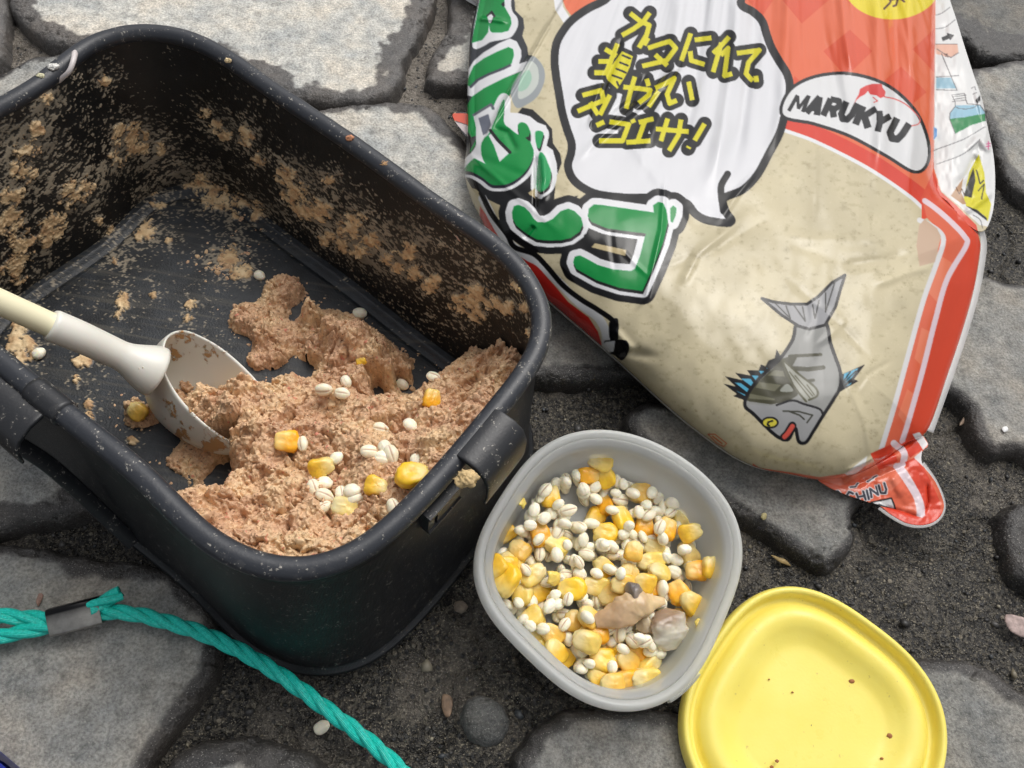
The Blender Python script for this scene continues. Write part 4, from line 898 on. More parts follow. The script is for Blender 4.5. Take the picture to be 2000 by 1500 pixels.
scrap('bark_scrap', [(866,1356),(880,1360),(884,1375),(878,1400),(868,1397),(862,1375)], -.009, .0008, (120, 98, 78), 'narrow brown bark scrap on the mortar left of the pebble', 'bark scrap', 2)
scrap('bark_scrap', [(888,1178),(902,1174),(913,1184),(906,1196),(890,1194)], -.009, .0008, (124, 112, 98), 'small grey brown scrap in the gap beside the black box and tub', 'bark scrap', 3)
scrap('dead_leaf', [(1880,818),(1892,802),(1898,808),(1890,822),(1876,830)], -.008, .0005, (150, 128, 108), 'thin tan scrap on mortar beside the broad stone right of the bag', 'leaf', 4)
scrap('paper_chip', [(1957,836),(1965,834),(1968,841),(1960,844)], .0012, .0005, (232, 232, 228), 'tiny white chip on the broad stone right of the bag', 'chip', 5)
scrap('bark_scrap', [(1505,1085),(1530,1092),(1545,1105),(1525,1100)], -.009, .0008, (150, 128, 84), 'tan splinter on the mortar below the long stone', 'bark scrap', 6)
scrap('dead_leaf', [(1955,1070),(1975,1068),(1968,1080),(1958,1082)], -.009, .0006, (138, 120, 92), 'tan crumb of leaf on mortar near the right edge stone', 'leaf', 7)
scrap('dead_leaf', [(76,1160),(84,1162),(80,1176),(75,1184),(72,1174)], .0012, .0005, (150, 118, 104), 'small reddish scrap on the large stone just above the metal clamp', 'leaf', 8)
scrap('pebble_chip', [(1488,1004),(1496,1003),(1497,1012),(1489,1013)], .0015, .0010, (180, 168, 120), 'tiny yellowish chip on the edge of the long brown grey stone', 'chip', 9)
# crumbs of bait on the rim and bracket
def lump(name, px, py, z, r, col, label, cat, seed, fl=.7):
    T_, Q_, D_ = sphere_dirs(22, 30); n = 1+.45*fbm(D_[..., 0]*1.7+seed, D_[..., 1]*1.7, D_[..., 2]*1.7, 2, seed)+.35*fbm(D_[..., 0]*6+seed, D_[..., 1]*6, D_[..., 2]*6, 2, seed+1)
    V = D_*n[..., None]*np.array([r, r*.8, r*fl])+P(px, py, z); m, nt, bs, o = M('bait_crumb'); q = noise(nt, 600, 3, .6); c = ramp(nt, q.outputs['Fac'], [(.3, lin(np.array(col)*.78)), (.7, lin(np.minimum(np.array(col)*1.1, 255)))]); nt.links.new(c.outputs[0], bs.inputs['Base Color']); bs.inputs['Roughness'].default_value = .7
    o = gmesh(name, V, m, wv=True); tag(o, label, cat); return o
lump('bait_crumb', 910, 934, .1060, .0042, (206, 178, 128), 'pale bait lump stuck on the handle bracket of the black box', 'bait crumb', 41, .5)
lump('bait_crumb', 446, 118, .1042, .0016, (214, 192, 150), 'pale yellowish crumb on the far rim of the black box', 'bait crumb', 42)
lump('bait_crumb', 684, 270, .1042, .0021, (200, 140, 104), 'orange crumb on the long far rim of the black box', 'bait crumb', 43)
lump('bait_crumb', 752, 322, .1030, .0022, (200, 158, 112), 'tan crumb on the far rim below the orange crumb', 'bait crumb', 44)
lump('bait_crumb', 103, 130, .1046, .0026, (222, 220, 214), 'white crumb on the left rim beside the shrimp shell', 'bait crumb', 45, .5)
lump('bait_crumb', 79, 148, .1040, .0018, (206, 202, 168), 'yellowish crumb on the left rim below the white crumb', 'bait crumb', 46, .5)
lump('bait_crumb', 1022, 565, .099, .0022, (214, 184, 130), 'pale bait crumb just inside the right corner of the rim', 'bait crumb', 47)
V, f = tube(spline(P(np.array([147,144,136,122,106]), np.array([99,116,138,152,166]), np.array([.1042,.1060,.1040,.1000,.0950])), 26, False), np.interp(np.linspace(0, 1, 26), [0, .1, .5, .9, 1], [.0006, .0015, .0012, .0011, .0004]), 10)
tag(mesh('shrimp_shell', V, f, simple('shrimp_shell', (206, 198, 196), .3)), 'curled whitish shrimp shell hanging over the left rim of the black box', 'shrimp shell')
V, f = tube(spline(P(np.array([890,902,918,926]), np.array([460,470,468,462]), np.array([.094,.092,.094,.097])), 16, False), np.interp(np.linspace(0, 1, 16), [0, .5, 1], [.0004, .0013, .0004]), 10)
tag(mesh('shrimp_shell', V, f, simple('shrimp_shell_pink', (196, 160, 140), .35)), 'pinkish curled shell scrap inside the far rim near the bag', 'shrimp shell')
# blue object whose corner shows at the bottom left
V, f = box_vf(P(-30, 1520, .012), (P(30, 1560, .012)-P(-40, 1500, .012))*.75, (P(-60, 1600, .012)-P(-20, 1540, .012))*.75, np.array([0, 0, .012]), .3)
tag(mesh('blue_case', V, f, simple('blue_plastic', (34, 48, 150), .4)), 'corner of a blue object at the bottom left edge of the photo', 'case')

# ------------------------------------------------------------------ printed bait bag: the print, drawn flat, then carried by the film's own mesh
CX0, CY0, CWd, CHt, SSA = 876, -64, 1086, 1100, 2
CV = np.zeros((CHt*SSA, CWd*SSA, 3), np.float32)
def tz(off, sc): return lambda pts: [(off[0]+x/sc, off[1]+y/sc) for x, y in pts]
def fill(pts, c, a=1.0, sm=0):
    p = np.array(pts, float)
    if sm: p = spline(p, sm)
    p = (p-[CX0, CY0])*SSA; y0 = max(0, int(p[:, 1].min())); y1 = min(CHt*SSA-1, int(p[:, 1].max())+1)
    c = np.array(c, np.float32); n = len(p); q = np.roll(p, -1, 0)
    for y in range(y0, y1+1):
        yy = y+.5; m = ((p[:, 1] <= yy) & (q[:, 1] > yy)) | ((q[:, 1] <= yy) & (p[:, 1] > yy))
        if not m.any(): continue
        xs = np.sort(p[m, 0]+(yy-p[m, 1])/(q[m, 1]-p[m, 1])*(q[m, 0]-p[m, 0]))
        for a0, a1 in zip(xs[::2], xs[1::2]):
            i0 = max(0, int(math.ceil(a0-.5))); i1 = min(CWd*SSA, int(math.ceil(a1-.5)))
            if i1 > i0: CV[y, i0:i1] = CV[y, i0:i1]*(1-a)+c*a
def stroke(pts, w, c, closed=False, sm=0, square=False):
    p = np.array(pts, float)
    if sm: p = spline(p, sm, closed)
    p = (p-[CX0, CY0])*SSA; r = w*SSA/2; c = np.array(c, np.float32); m = len(p)
    if square:
        for A in p[1:-1]: 
            lo = np.maximum(np.floor(A-r-1).astype(int), 0); hi = np.minimum(np.ceil(A+r+2).astype(int), [CWd*SSA, CHt*SSA]); X, Y = np.meshgrid(np.arange(lo[0], hi[0])+.5, np.arange(lo[1], hi[1])+.5); CV[lo[1]:hi[1], lo[0]:hi[0]][(X-A[0])**2+(Y-A[1])**2 <= r*r] = c
    for a in range(m if closed else m-1):
        A, B = p[a], p[(a+1) % m]; lo = np.floor(np.minimum(A, B)-r-1).astype(int); hi = np.ceil(np.maximum(A, B)+r+2).astype(int)
        lo = np.maximum(lo, 0); hi = np.minimum(hi, [CWd*SSA, CHt*SSA])
        if (hi <= lo).any(): continue
        X, Y = np.meshgrid(np.arange(lo[0], hi[0])+.5, np.arange(lo[1], hi[1])+.5); d = B-A; l2 = d@d+1e-9
        t = ((X-A[0])*d[0]+(Y-A[1])*d[1])/l2
        if square: k = (np.abs(((X-A[0])*d[1]-(Y-A[1])*d[0])/math.sqrt(l2)) <= r) & (t >= -.02) & (t <= 1.02)
        else: t = np.clip(t, 0, 1); k = (X-A[0]-t*d[0])**2+(Y-A[1]-t*d[1])**2 <= r*r
        CV[lo[1]:hi[1], lo[0]:hi[0]][k] = c
BLK, WHT, GRN, YEL, ORG, RED = (14, 13, 15), (238, 238, 240), (0, 146, 66), (226, 216, 28), (238, 118, 78), (224, 62, 38)
# bait powder seen through the clear film
yy, xx = np.mgrid[0:CHt*SSA, 0:CWd*SSA].astype(np.float32); 
_n1 = fbm(xx/110., yy/110., 0, 3, 501); _n2 = fbm(xx/22., yy/16., 0, 3, 502); _n3 = vnoise(xx/3.2, yy/3.2, 0, 503)
CV[:] = (212, 200, 166); CV += (_n1*14)[..., None]*np.array([1, .95, .8]); CV -= (np.clip(_n2-.18, 0, 1)*34)[..., None]
CV -= (sstep(.80, .95, _n3)*sstep(-.15, .5, _n2)*48)[..., None]; CV += (sstep(.14, .04, _n3)*14)[..., None]
del _n1, _n2, _n3
# orange field at the top with darker diamonds
fill([(1096,-70),(1099,0),(1105,16),(1120,36),(1180,0),(1250,-30),(1260,-70)], ORG)
stroke([(1078,-60),(1090,0),(1092,16),(1106,38),(1118,50)], 16, WHT)
fill([(1430,-70),(1446,0),(1500,60),(1530,130),(1545,190),(1540,240),(1600,262),(1700,312),(1810,392),(1832,392),(1832,-70)], (236, 112, 70))
for q in ([(1528,0),(1566,46),(1626,-6),(1590,-50)], [(1608,100),(1660,58),(1704,100),(1652,150)], [(1782,96),(1832,50),(1832,150)], [(1540,180),(1552,148),(1580,176),(1560,200)], [(1700,180),(1760,130),(1810,180),(1750,230)], [(1450,-10),(1480,-40),(1510,0),(1490,30)]): fill(q, (228, 86, 48))
stroke([(1536,238),(1600,262),(1700,312),(1780,366),(1815,396)], 26, RED, sm=60); stroke([(1530,254),(1596,278),(1694,328),(1772,380),(1808,412)], 7, WHT, sm=60)
# yellow badge at the top right
t_ = np.linspace(0, 2*np.pi, 60); fill([(1742+96*math.cos(a), -34+72*math.sin(a)) for a in t_], (244, 222, 40))
fill([(1827,-70),(1860,-70),(1860,200),(1827,200)], (238, 238, 238))
for s in ([(1744,-12),(1738,6),(1727,17)], [(1738,0),(1754,-3),(1750,10),(1745,12)], [(1757,-4),(1766,3)]): stroke(s, 4, (92, 52, 18))
# speech bubble
BUB = [(1240,-34),(1180,3),(1150,18),(1120,39),(1102,60),(1088,87),(1085,120),(1088,150),(1094,186),(1099,216),(1108,249),(1118,279),(1117,300),(1111,324),(1120,348),(1141,366),(1170,378),(1220,384),(1262,384),(1300,384),(1330,392),(1345,398),(1360,417),(1384,429),(1426,433),(1416,414),(1412,387),(1450,369),(1478,340),(1500,300),(1520,262),(1530,228),(1538,192),(1541,168),(1535,144),(1520,120),(1505,93),(1496,69),(1487,42),(1469,24),(1446,9),(1432,-34)]
fill(BUB, (234, 234, 237), sm=400); stroke(BUB, 19, BLK, True, 400); fill(BUB, (234, 234, 237), sm=400)
BI = np.array(BUB); stroke(BUB, 12, BLK, True, 400)
stroke([(1413,412),(1409,384),(1409,362),(1421,340)], 13, BLK, sm=40)
# plain white name panel
fill([(1528,226),(1541,178),(1590,150),(1660,144),(1732,166),(1786,214),(1812,272),(1812,318),(1786,336),(1730,304),(1660,266),(1590,242)], (232, 232, 232), sm=120)
stroke([(1528,226),(1541,178),(1590,150),(1660,144),(1732,166),(1786,214),(1812,272),(1812,318),(1786,336),(1730,304),(1660,266),(1590,242)], 6, BLK, True, 120)
Z7 = tz((1500, 100), 5.556)
for s, w in (([(228,645),(318,482)],5.6),([(322,486),(330,622)],4.6),([(330,622),(432,490)],4.6),([(444,486),(378,655)],5.8),([(420,665),(560,500)],10),([(560,500),(530,690)],10),([(465,620),(545,628)],8),([(600,695),(680,520)],10),([(680,520),(770,540),(775,590),(730,625),(660,615)],9),([(700,625),(715,715)],10),
             ([(850,550),(795,680),(810,735),(860,740),(910,690),(970,570)],10),([(1030,600),(950,790)],11),([(1170,625),(1010,725)],10),([(1040,690),(1085,830)],11),([(1210,650),(1215,770)],10),([(1325,705),(1215,770),(1190,870)],10),([(1400,730),(1325,880),(1345,945),(1405,955),(1460,900),(1530,790)],11)):
    stroke(Z7(s), w*1.25, BLK, square=True)
fill(Z7([(930,580),(960,510),(985,470),(1000,410),(1060,375),(1130,355),(1235,355),(1240,390),(1275,440),(1265,490),(1220,510),(1180,480),(1110,470),(1085,430),(1050,470),(1000,495),(960,530)]), (222, 60, 56)); stroke(Z7([(1265,495),(1380,520),(1500,580),(1600,670),(1650,740),(1630,790),(1560,810)]), 2.2, (226, 96, 90), sm=50); stroke(Z7([(1140,500),(1190,540),(1150,555)]), 2, (222, 80, 76))
Z5 = tz((1110, 0), 5.0)
TXT = [[(605,130),(700,205),(790,245),(765,340),(690,465)],[(795,125),(725,220),(640,280),(525,345)],[(780,370),(740,440)],
 [(780,470),(900,430),(1000,400)],[(985,400),(1050,470),(960,590),(725,645)],[(850,535),(965,640)],
 [(1195,330),(1105,590)],[(1235,390),(1395,370)],[(1190,500),(1200,590),(1330,630)],
 [(1570,360),(1500,440),(1415,520)],[(1495,420),(1415,700)],[(1490,540),(1560,470),(1525,740),(1600,720)],
 [(1650,520),(1865,490),(1760,610),(1735,720),(1800,790)],[(1832,740),(1838,800)],
 [(360,480),(470,545)],[(295,600),(430,600)],[(480,430),(370,710),(255,710)],
 [(540,850),(700,865),(800,880),(785,930),(690,1005)],[(650,750),(605,900),(565,1060)],[(765,770),(785,840)],
 [(850,860),(940,820),(1035,765),(965,920),(990,1010),(1060,980)],[(880,890),(785,1040)],[(1175,800),(1210,975)],
 [(140,930),(330,880)],[(325,885),(345,980),(95,1085)],[(215,1000),(290,1120)],[(405,930),(310,1120)],[(275,1225),(350,1190)],
 [(405,1190),(590,1215),(530,1375),(305,1375)],[(625,1165),(640,1200)],
 [(690,1195),(830,1160)],[(745,1190),(680,1370)],[(570,1390),(800,1375)],
 [(860,1260),(1170,1285)],[(970,1160),(905,1375)],[(1100,1170),(1075,1320),(985,1470)],[(1330,1210),(1235,1370)],[(1180,1430),(1170,1450)]]
HAN = [(525,500),(632,548),(600,660),(550,760),(480,870),(380,780),(365,735),(430,630)]
for s in TXT: stroke(Z5(s), 28, BLK)
fill(Z5(HAN), BLK); stroke(Z5(HAN), 16, BLK, True)
for s in TXT: stroke(Z5(s), 9.8, YEL, square=True)
fill(Z5(HAN), YEL)
for s in ([(530,540),(605,572)],[(505,610),(580,640)],[(470,672),(540,700)],[(430,735),(520,768)],[(475,800),(490,835)],[(520,690),(560,710)]): stroke(Z5(s), 3.6, BLK)
# big green letters down the left side
Z1 = tz((900, 0), 6.667); Z3 = tz((900, 200), 6.667); Z4 = tz((960, 340), 4.0)
fill([(925,-70),(1002,-70),(1006,20),(1022,36),(1024,54),(1020,70),(1030,92),(1032,108),(1040,108),(996,186),(952,262),(945,272),(925,330),(890,330),(890,150)], (48, 50, 56))
fill(Z1([(330,-300),(640,-300),(660,100),(735,230),(745,330),(700,430),(620,500),(400,545),(300,600),(190,640),(150,560),(200,200)]), WHT, sm=120)
fill(Z1([(300,-300),(560,-300),(570,90),(650,230),(660,310),(620,400),(530,425),(410,425),(380,400),(370,300),(355,420),(280,520),(140,560),(200,250)]), GRN)
fill(Z1([(330,205),(405,135),(455,215),(420,230),(400,300),(365,300),(345,220)]), BLK); fill(Z1([(345,215),(395,180),(425,215),(390,300),(365,300)]), WHT)
fill(Z1([(560,20),(525,55),(550,90),(575,70)]), BLK)
fill(Z1([(100,900),(170,790),(300,680),(500,560),(640,500),(730,540),(785,650),(790,740),(760,830),(870,795),(800,920),(560,1020),(300,1150),(150,1260),(80,1240)]), WHT)
fill(Z1([(60,1100),(165,860),(300,760),(480,670),(620,612),(680,640),(692,720),(660,830),(560,890),(360,970),(220,1040),(130,1130)]), GRN); stroke(Z1([(130,1130),(220,1040),(360,968),(560,890),(640,850)]), 5, (70, 74, 84))
fill(Z1([(150,1255),(300,1150),(560,1020),(790,930),(640,1220),(500,1460),(330,1720),(100,1800),(60,1400)]), GRN)
# print on the far side, ghosting through
gh = [(975,770),(1060,860),(1090,980),(1070,1110),(1000,1240),(900,1330),(770,1360)]
fill(Z1([(790,940),(920,740),(1010,780),(1085,900),(1090,1050),(1010,1240),(880,1350),(720,1400),(650,1170)]), (158, 164, 166), sm=90)
fill(Z1([(800,960),(900,800),(985,850),(1015,960),(1000,1100),(900,1230),(770,1290),(745,1200)]), (206, 212, 204), sm=60); fill(Z1([(790,990),(880,910),(920,980),(915,1060),(850,1160),(750,1180)]), (168, 204, 182), sm=60)
fill([(905,300),(1000,235),(1020,210),(1040,214),(1064,236),(1078,252),(1080,280),(1094,300),(1097,318),(1086,348),(1082,392),(1130,382),(1085,420),(1030,416),(965,400),(925,372),(905,340)], BLK)
D1 = Z3([(560,-40),(560,250),(640,340),(755,420),(740,310),(775,262),(845,275),(890,340),(915,430),(905,510),(945,620),(940,720),(880,850),(770,970),(620,1060),(470,1080),(380,1060),(280,980),(150,910),(45,890),(95,800),(200,700),(265,600),(300,470),(380,380)])
D2 = Z3([(968,400),(1015,368),(1075,400),(1060,490),(1025,600),(985,560)]); D3 = Z3([(1030,650),(1090,690),(1130,780),(1178,920),(1150,1080),(1060,1160),(1000,1150),(985,1060),(1000,800)])
for q, w in ((D1, 24), (D2, 22), (D3, 22)): fill(q, WHT, sm=160); stroke(q, w, WHT, True, 160)
fill(Z3([(630,130),(760,140),(900,180),(1000,260),(1110,300),(1130,370),(1100,550),(1200,620),(1250,800),(1260,930),(1180,1120),(1050,1260),(1000,1250),(985,1000),(960,760),(930,500),(700,420),(560,250),(560,-40),(630,-40)]), WHT)
for q in (D2, D3): fill(np.array(q)+[1.5, 5], BLK, sm=80); fill(q, (30, 160, 90), sm=80)
fill(np.array(D1)+[0, 6], (24, 22, 40), sm=200); fill(D1, GRN, sm=200)
fill(Z3([(840,460),(880,495),(912,500),(915,440),(895,400),(890,440)]), BLK)
fill(Z3([(165,180),(390,45),(440,210),(300,470),(265,560),(268,680),(330,805),(160,720),(200,600),(195,320)]), WHT); fill(Z3([(230,205),(360,150),(395,290),(340,400),(290,430)]), (108, 112, 126)); stroke(Z3([(165,165),(395,25),(425,80)]), 5, (100, 104, 112))
fill(Z3([(265,560),(300,480),(350,450),(390,500),(430,620),(400,780),(330,805),(275,700)]), GRN, sm=60)
fill(Z3([(360,430),(400,400),(635,655),(505,775),(430,560)]), WHT); stroke(Z3([(385,365),(480,490),(640,650)]), 6, BLK)
fill(Z3([(120,620),(200,480),(190,560),(120,660)]), GRN); fill(Z3([(70,350),(150,480),(110,620),(95,560)]), BLK)
fill(Z3([(130,1110),(200,1130),(330,1250),(470,1320),(520,1340),(545,1510),(470,1500),(330,1350),(200,1200)]), (190, 176, 140))
fill(Z3([(875,1180),(965,1115),(970,1300),(930,1240)]), (196, 178, 136))
GO = Z4([(760,270),(800,238),(850,240),(1060,270),(1270,300),(1262,245),(1300,218),(1340,225),(1365,280),(1380,380),(1340,540),(1260,740),(1180,915),(1000,890),(820,830),(660,740),(638,690),(650,645),(690,635),(740,660),(830,710),(950,745),(1090,757),(1120,740),(1160,640),(1205,465),(1080,450),(900,425),(780,375),(752,330)])
GT = Z4([(1395,270),(1420,245),(1445,265),(1440,320),(1415,380),(1400,370)])
GN = Z4([(160,300),(175,250),(210,240),(260,260),(300,300),(330,350),(360,375),(420,378),(480,350),(540,290),(600,270),(650,290),(700,340),(714,395),(690,450),(620,500),(540,518),(440,520),(350,510),(280,470),(240,440),(190,400),(165,350)])
for q in (GN, GO, GT): stroke(q, 52, BLK, True); fill(q, BLK)
for q in (GN, GO, GT): stroke(q, 26, WHT, True); fill(q, WHT)
stroke(GT, 12, WHT, True)
for q in (GN, GO): fill(np.array(q)+[1, 6], BLK)
for q in (GN, GO, GT): fill(q, GRN)
fill(Z4([(760,445),(1130,520),(1080,695),(930,650),(780,600),(740,560),(720,480)]), BLK); fill(Z4([(808,540),(1055,592),(1045,640),(780,572)]), (204, 186, 142))
# edge stripes at the lower left
RS = Z4([(-90,250),(0,380),(100,520),(240,655),(340,695),(420,790),(500,880),(600,1000),(760,1120),(830,1230),(862,1330),(830,1370),(600,1240),(300,900),(-100,500)])
fill(RS, (206, 44, 36)); stroke(Z4([(-70,190),(40,400),(140,540),(280,640),(370,690),(470,790),(560,880),(690,1010),(830,1120),(890,1230),(895,1330)]), 17, (222, 222, 222), sm=150)
stroke(Z4([(-80,150),(0,310),(120,470),(180,570),(330,625),(430,720),(560,870),(700,980),(830,1060),(960,1160),(970,1280)]), 10, BLK, sm=150)
fill(Z4([(920,1160),(985,1130),(990,1250),(960,1310),(925,1290)]), BLK, sm=40); fill(Z4([(880,1320),(900,1300),(1050,1300),(1072,1380),(1020,1455),(950,1410),(880,1400)]), BLK, sm=60); fill(Z4([(890,1310),(966,1302),(955,1385),(890,1402),(845,1375)]), (222, 222, 222))
# sea bream
fill(tz((1380, 640), 5.556)([(815,330),(760,235),(742,330),(672,358),(640,420),(590,400),(566,465),(440,460),(480,520),(310,490),(390,570),(200,528),(320,640),(185,608),(330,720),(290,742),(420,790),(500,690),(620,560),(740,430)]), BLK)
Z6 = tz((1380, 640), 5.556); Z5b = tz((1400, 480), 5.556)
for q in ([(370,550),(480,555),(515,610),(490,640)],[(305,595),(370,600),(480,680),(440,700)],[(310,680),(430,730),(425,745)],[(485,515),(560,520),(575,550),(540,580)],[(565,465),(620,470),(630,500),(600,520)],[(650,440),(690,440),(660,470)],[(700,400),(745,400),(710,430)]): fill(Z6(q), (88, 178, 212))
fill(Z6([(1440,520),(1720,398),(1600,560),(1645,580),(1440,700)]), BLK); fill(Z6([(1490,500),(1650,435),(1580,540),(1480,620)]), (88, 178, 212)); stroke(Z6([(1480,590),(1560,480)]), 2.5, BLK); stroke(Z6([(1480,610),(1620,470)]), 2.5, BLK); fill(Z6([(1500,640),(1580,590),(1560,620)]), (88, 178, 212))
BODY = [(1560,628),(1548,664),(1524,700),(1506,717),(1481,741),(1465,762),(1456,780),(1456,795),(1470,807),(1488,825),(1506,843),(1524,856),(1540,858),(1553,836),(1560,862),(1574,864),(1589,842),(1605,816),(1628,780),(1641,755),(1641,726),(1632,699),(1622,670),(1610,628)]
fill(BODY, (152, 152, 148), sm=200)
DKO = (70, 68, 48)
fill(Z6([(800,340),(1000,290),(930,420),(960,540),(1030,660),(980,740),(880,800),(700,832),(470,802),(415,780),(450,700),(560,590),(720,440)]), DKO)
stroke(Z6([(900,310),(1080,300),(1240,292)]), 6, DKO); stroke(Z6([(930,440),(1100,452),(1265,432)]), 8.5, DKO); stroke(Z6([(960,580),(1060,585),(1160,570)]), 6, DKO); stroke(Z6([(1010,640),(1120,600),(1190,660),(1195,720)]), 4, DKO)
for q in ([(740,460),(830,470),(850,530),(660,520)],[(570,590),(810,620),(740,690),(530,650)],[(470,715),(740,770),(740,790),(460,770)]): fill(Z6(q), (116, 114, 92))
fill(Z6([(800,690),(850,620),(900,620),(935,690)]), (158, 160, 150), sm=40)
fill(Z6([(820,340),(870,380),(1010,510),(1120,610),(1200,680),(1200,740),(1080,800),(960,640)]), (170, 170, 158)); stroke(Z6([(820,340),(880,520),(980,680),(1080,800)]), 4, (84, 82, 58), sm=40); stroke(Z6([(820,340),(1010,510),(1150,620),(1205,690),(1195,745),(1110,785)]), 4, (84, 82, 58), sm=40)
for s in ([(900,480),(1120,760)],[(960,520),(1150,740)],[(1090,620),(1170,730)]): stroke(Z6(s), 2.4, (100, 98, 76))
fill(Z6([(460,830),(740,850),(930,790),(1100,840),(1230,890),(1250,960),(1240,1010),(1080,1225),(1010,1210),(960,1080),(900,1190),(800,1190),(640,1060),(500,930)]), (158, 158, 158))
stroke(Z6([(760,840),(930,790),(1060,830),(1220,880),(1260,940),(1245,1000)]), 4, BLK, sm=50); stroke(Z6([(830,905),(1000,910),(1150,950),(1090,1030)]), 3, (60, 60, 50)); stroke(Z6([(900,910),(1010,950),(1060,995)]), 3, (60, 60, 50))
stroke(BODY, 6.5, BLK, True, 220)
t_ = np.linspace(0, 2*np.pi, 40); EY = Z6([(688+85*math.cos(a), 1030+55*math.sin(a)) for a in t_]); fill(EY, (222, 208, 70)); stroke(EY, 3.4, BLK, True); stroke(Z6([(715,1012),(670,1025),(660,1050),(680,1065)]), 3.4, BLK)
stroke(Z6([(930,1065),(880,1150),(840,1190)]), 16, BLK); stroke(Z6([(932,1070),(880,1150),(845,1185)]), 9.5, (214, 84, 70))
TL = Z5b([(490,572),(620,610),(800,632),(980,632),(1100,552),(1250,400),(1392,318),(1340,480),(1290,660),(1175,860),(1000,905),(885,870),(700,750)]); fill(TL, (158, 158, 160)); stroke(TL, 5.5, BLK, True)
for s in ([(640,630),(800,790),(750,650)],[(840,650),(960,820),(930,660)],[(1040,640),(1065,790),(1110,590)],[(1180,510),(1180,720),(1280,400)]): stroke(Z5b(s), 2.4, (50, 50, 46))
# small red mark at the lower edge
stroke([(1383,848),(1396,848),(1419,866),(1414,872),(1400,866),(1383,848)], 1.6, (206, 84, 40)); stroke([(1392,852),(1410,866)], 2.6, (206, 100, 50))
# border stripes down the right side
OUT = [(1838,376),(1870,404),(1906,440),(1916,480),(1904,560),(1880,650),(1852,732),(1814,840),(1740,900),(1700,930),(1722,880),(1748,794),(1772,706),(1804,590),(1828,522),(1840,454),(1812,425),(1800,430),(1800,385),(1822,335)]
fill(OUT, (226, 74, 44)); fill([(1800,385),(1815,402),(1856,434),(1884,466),(1886,480),(1850,542),(1826,626),(1802,722),(1774,822),(1756,880),(1722,890),(1746,794),(1770,706),(1802,590),(1826,522),(1838,454),(1810,425)], (232, 108, 76))
for q in ([(1838,500),(1870,520),(1830,590),(1812,570)],[(1800,640),(1822,650),(1806,720),(1786,700)],[(1772,760),(1786,770),(1768,830),(1754,810)]): fill(q, (240, 132, 98))
stroke([(1796,430),(1814,438),(1838,456),(1842,476),(1826,524),(1802,592),(1770,708),(1746,796),(1718,888)], 10, (228, 226, 226), sm=120); stroke([(1806,392),(1826,406),(1856,432),(1884,462),(1887,480),(1850,545),(1826,628),(1802,724),(1774,824),(1762,862)], 10.5, (240, 218, 226), sm=120)
fill([(1806,428),(1830,446),(1838,462),(1826,512),(1796,520),(1790,480),(1795,440)], (206, 176, 150))
# bottom band
fill([(1470,905),(1484,914),(1540,922),(1600,932),(1660,924),(1720,896),(1800,846),(1900,900),(1900,1040),(1470,1040)], (236, 112, 80)); fill([(1650,926),(1672,908),(1694,890),(1690,910),(1664,932)], (232, 232, 228))
for q in ([(1590,934),(1640,930),(1680,925),(1640,950)],[(1700,930),(1740,915),(1770,930),(1740,960)],[(1750,890),(1784,860),(1800,880),(1770,905)]): fill(q, (242, 132, 102))
fill([(1700,886),(1740,868),(1752,900),(1716,918)], (226, 66, 40)); fill([(1762,866),(1788,852),(1802,878),(1776,894)], (226, 66, 40))
stroke([(1746,866),(1764,884),(1762,908)], 13, (240, 222, 228), sm=30)
stroke([(1750,910),(1776,948),(1792,978),(1797,1010)], 13, (240, 222, 228), sm=30); fill([(1766,902),(1790,892),(1816,938),(1834,978),(1830,1010),(1808,1018),(1800,990),(1786,945)], (232, 78, 54)); stroke([(1756,908),(1780,946),(1796,978),(1801,1010)], 11, (240, 222, 228), sm=30)
fill([(1722,986),(1800,1012),(1835,985),(1840,1030),(1760,1030)], (228, 72, 48))
fill([(1782,848),(1796,844),(1812,868),(1802,880)], (236, 232, 232)); fill([(1784,894),(1800,880),(1802,912)], (236, 232, 232))
ZC = tz((1480, 820), 5.0)
CH = [[(925,720),(890,705),(868,735),(880,772)],[(960,720),(985,790)],[(1025,700),(1050,780)],[(970,755),(1040,740)],[(1060,690),(1080,775)],[(1105,755),(1090,675),(1170,735),(1150,650)],[(1180,640),(1200,715),(1245,715),(1250,680),(1230,620)],[(745,712),(775,700),(800,725),(785,748)],[(1070,605),(1120,575)],[(900,660),(950,655),(970,620)],[(1125,560),(1155,545)]]
for s in CH: stroke(ZC(s), 7.5, (238, 236, 238))
for s in CH: stroke(ZC(s), 4.2, (66, 68, 78))
WB = ZC([(1100,808),(1300,765),(1342,870),(1240,850),(1140,830)]); fill(WB, (232, 232, 232)); stroke(WB, 2.6, BLK, True); stroke(ZC([(1180,830),(1205,838)]), 3, BLK)
stroke(ZC([(560,628),(640,640)]), 3, BLK)
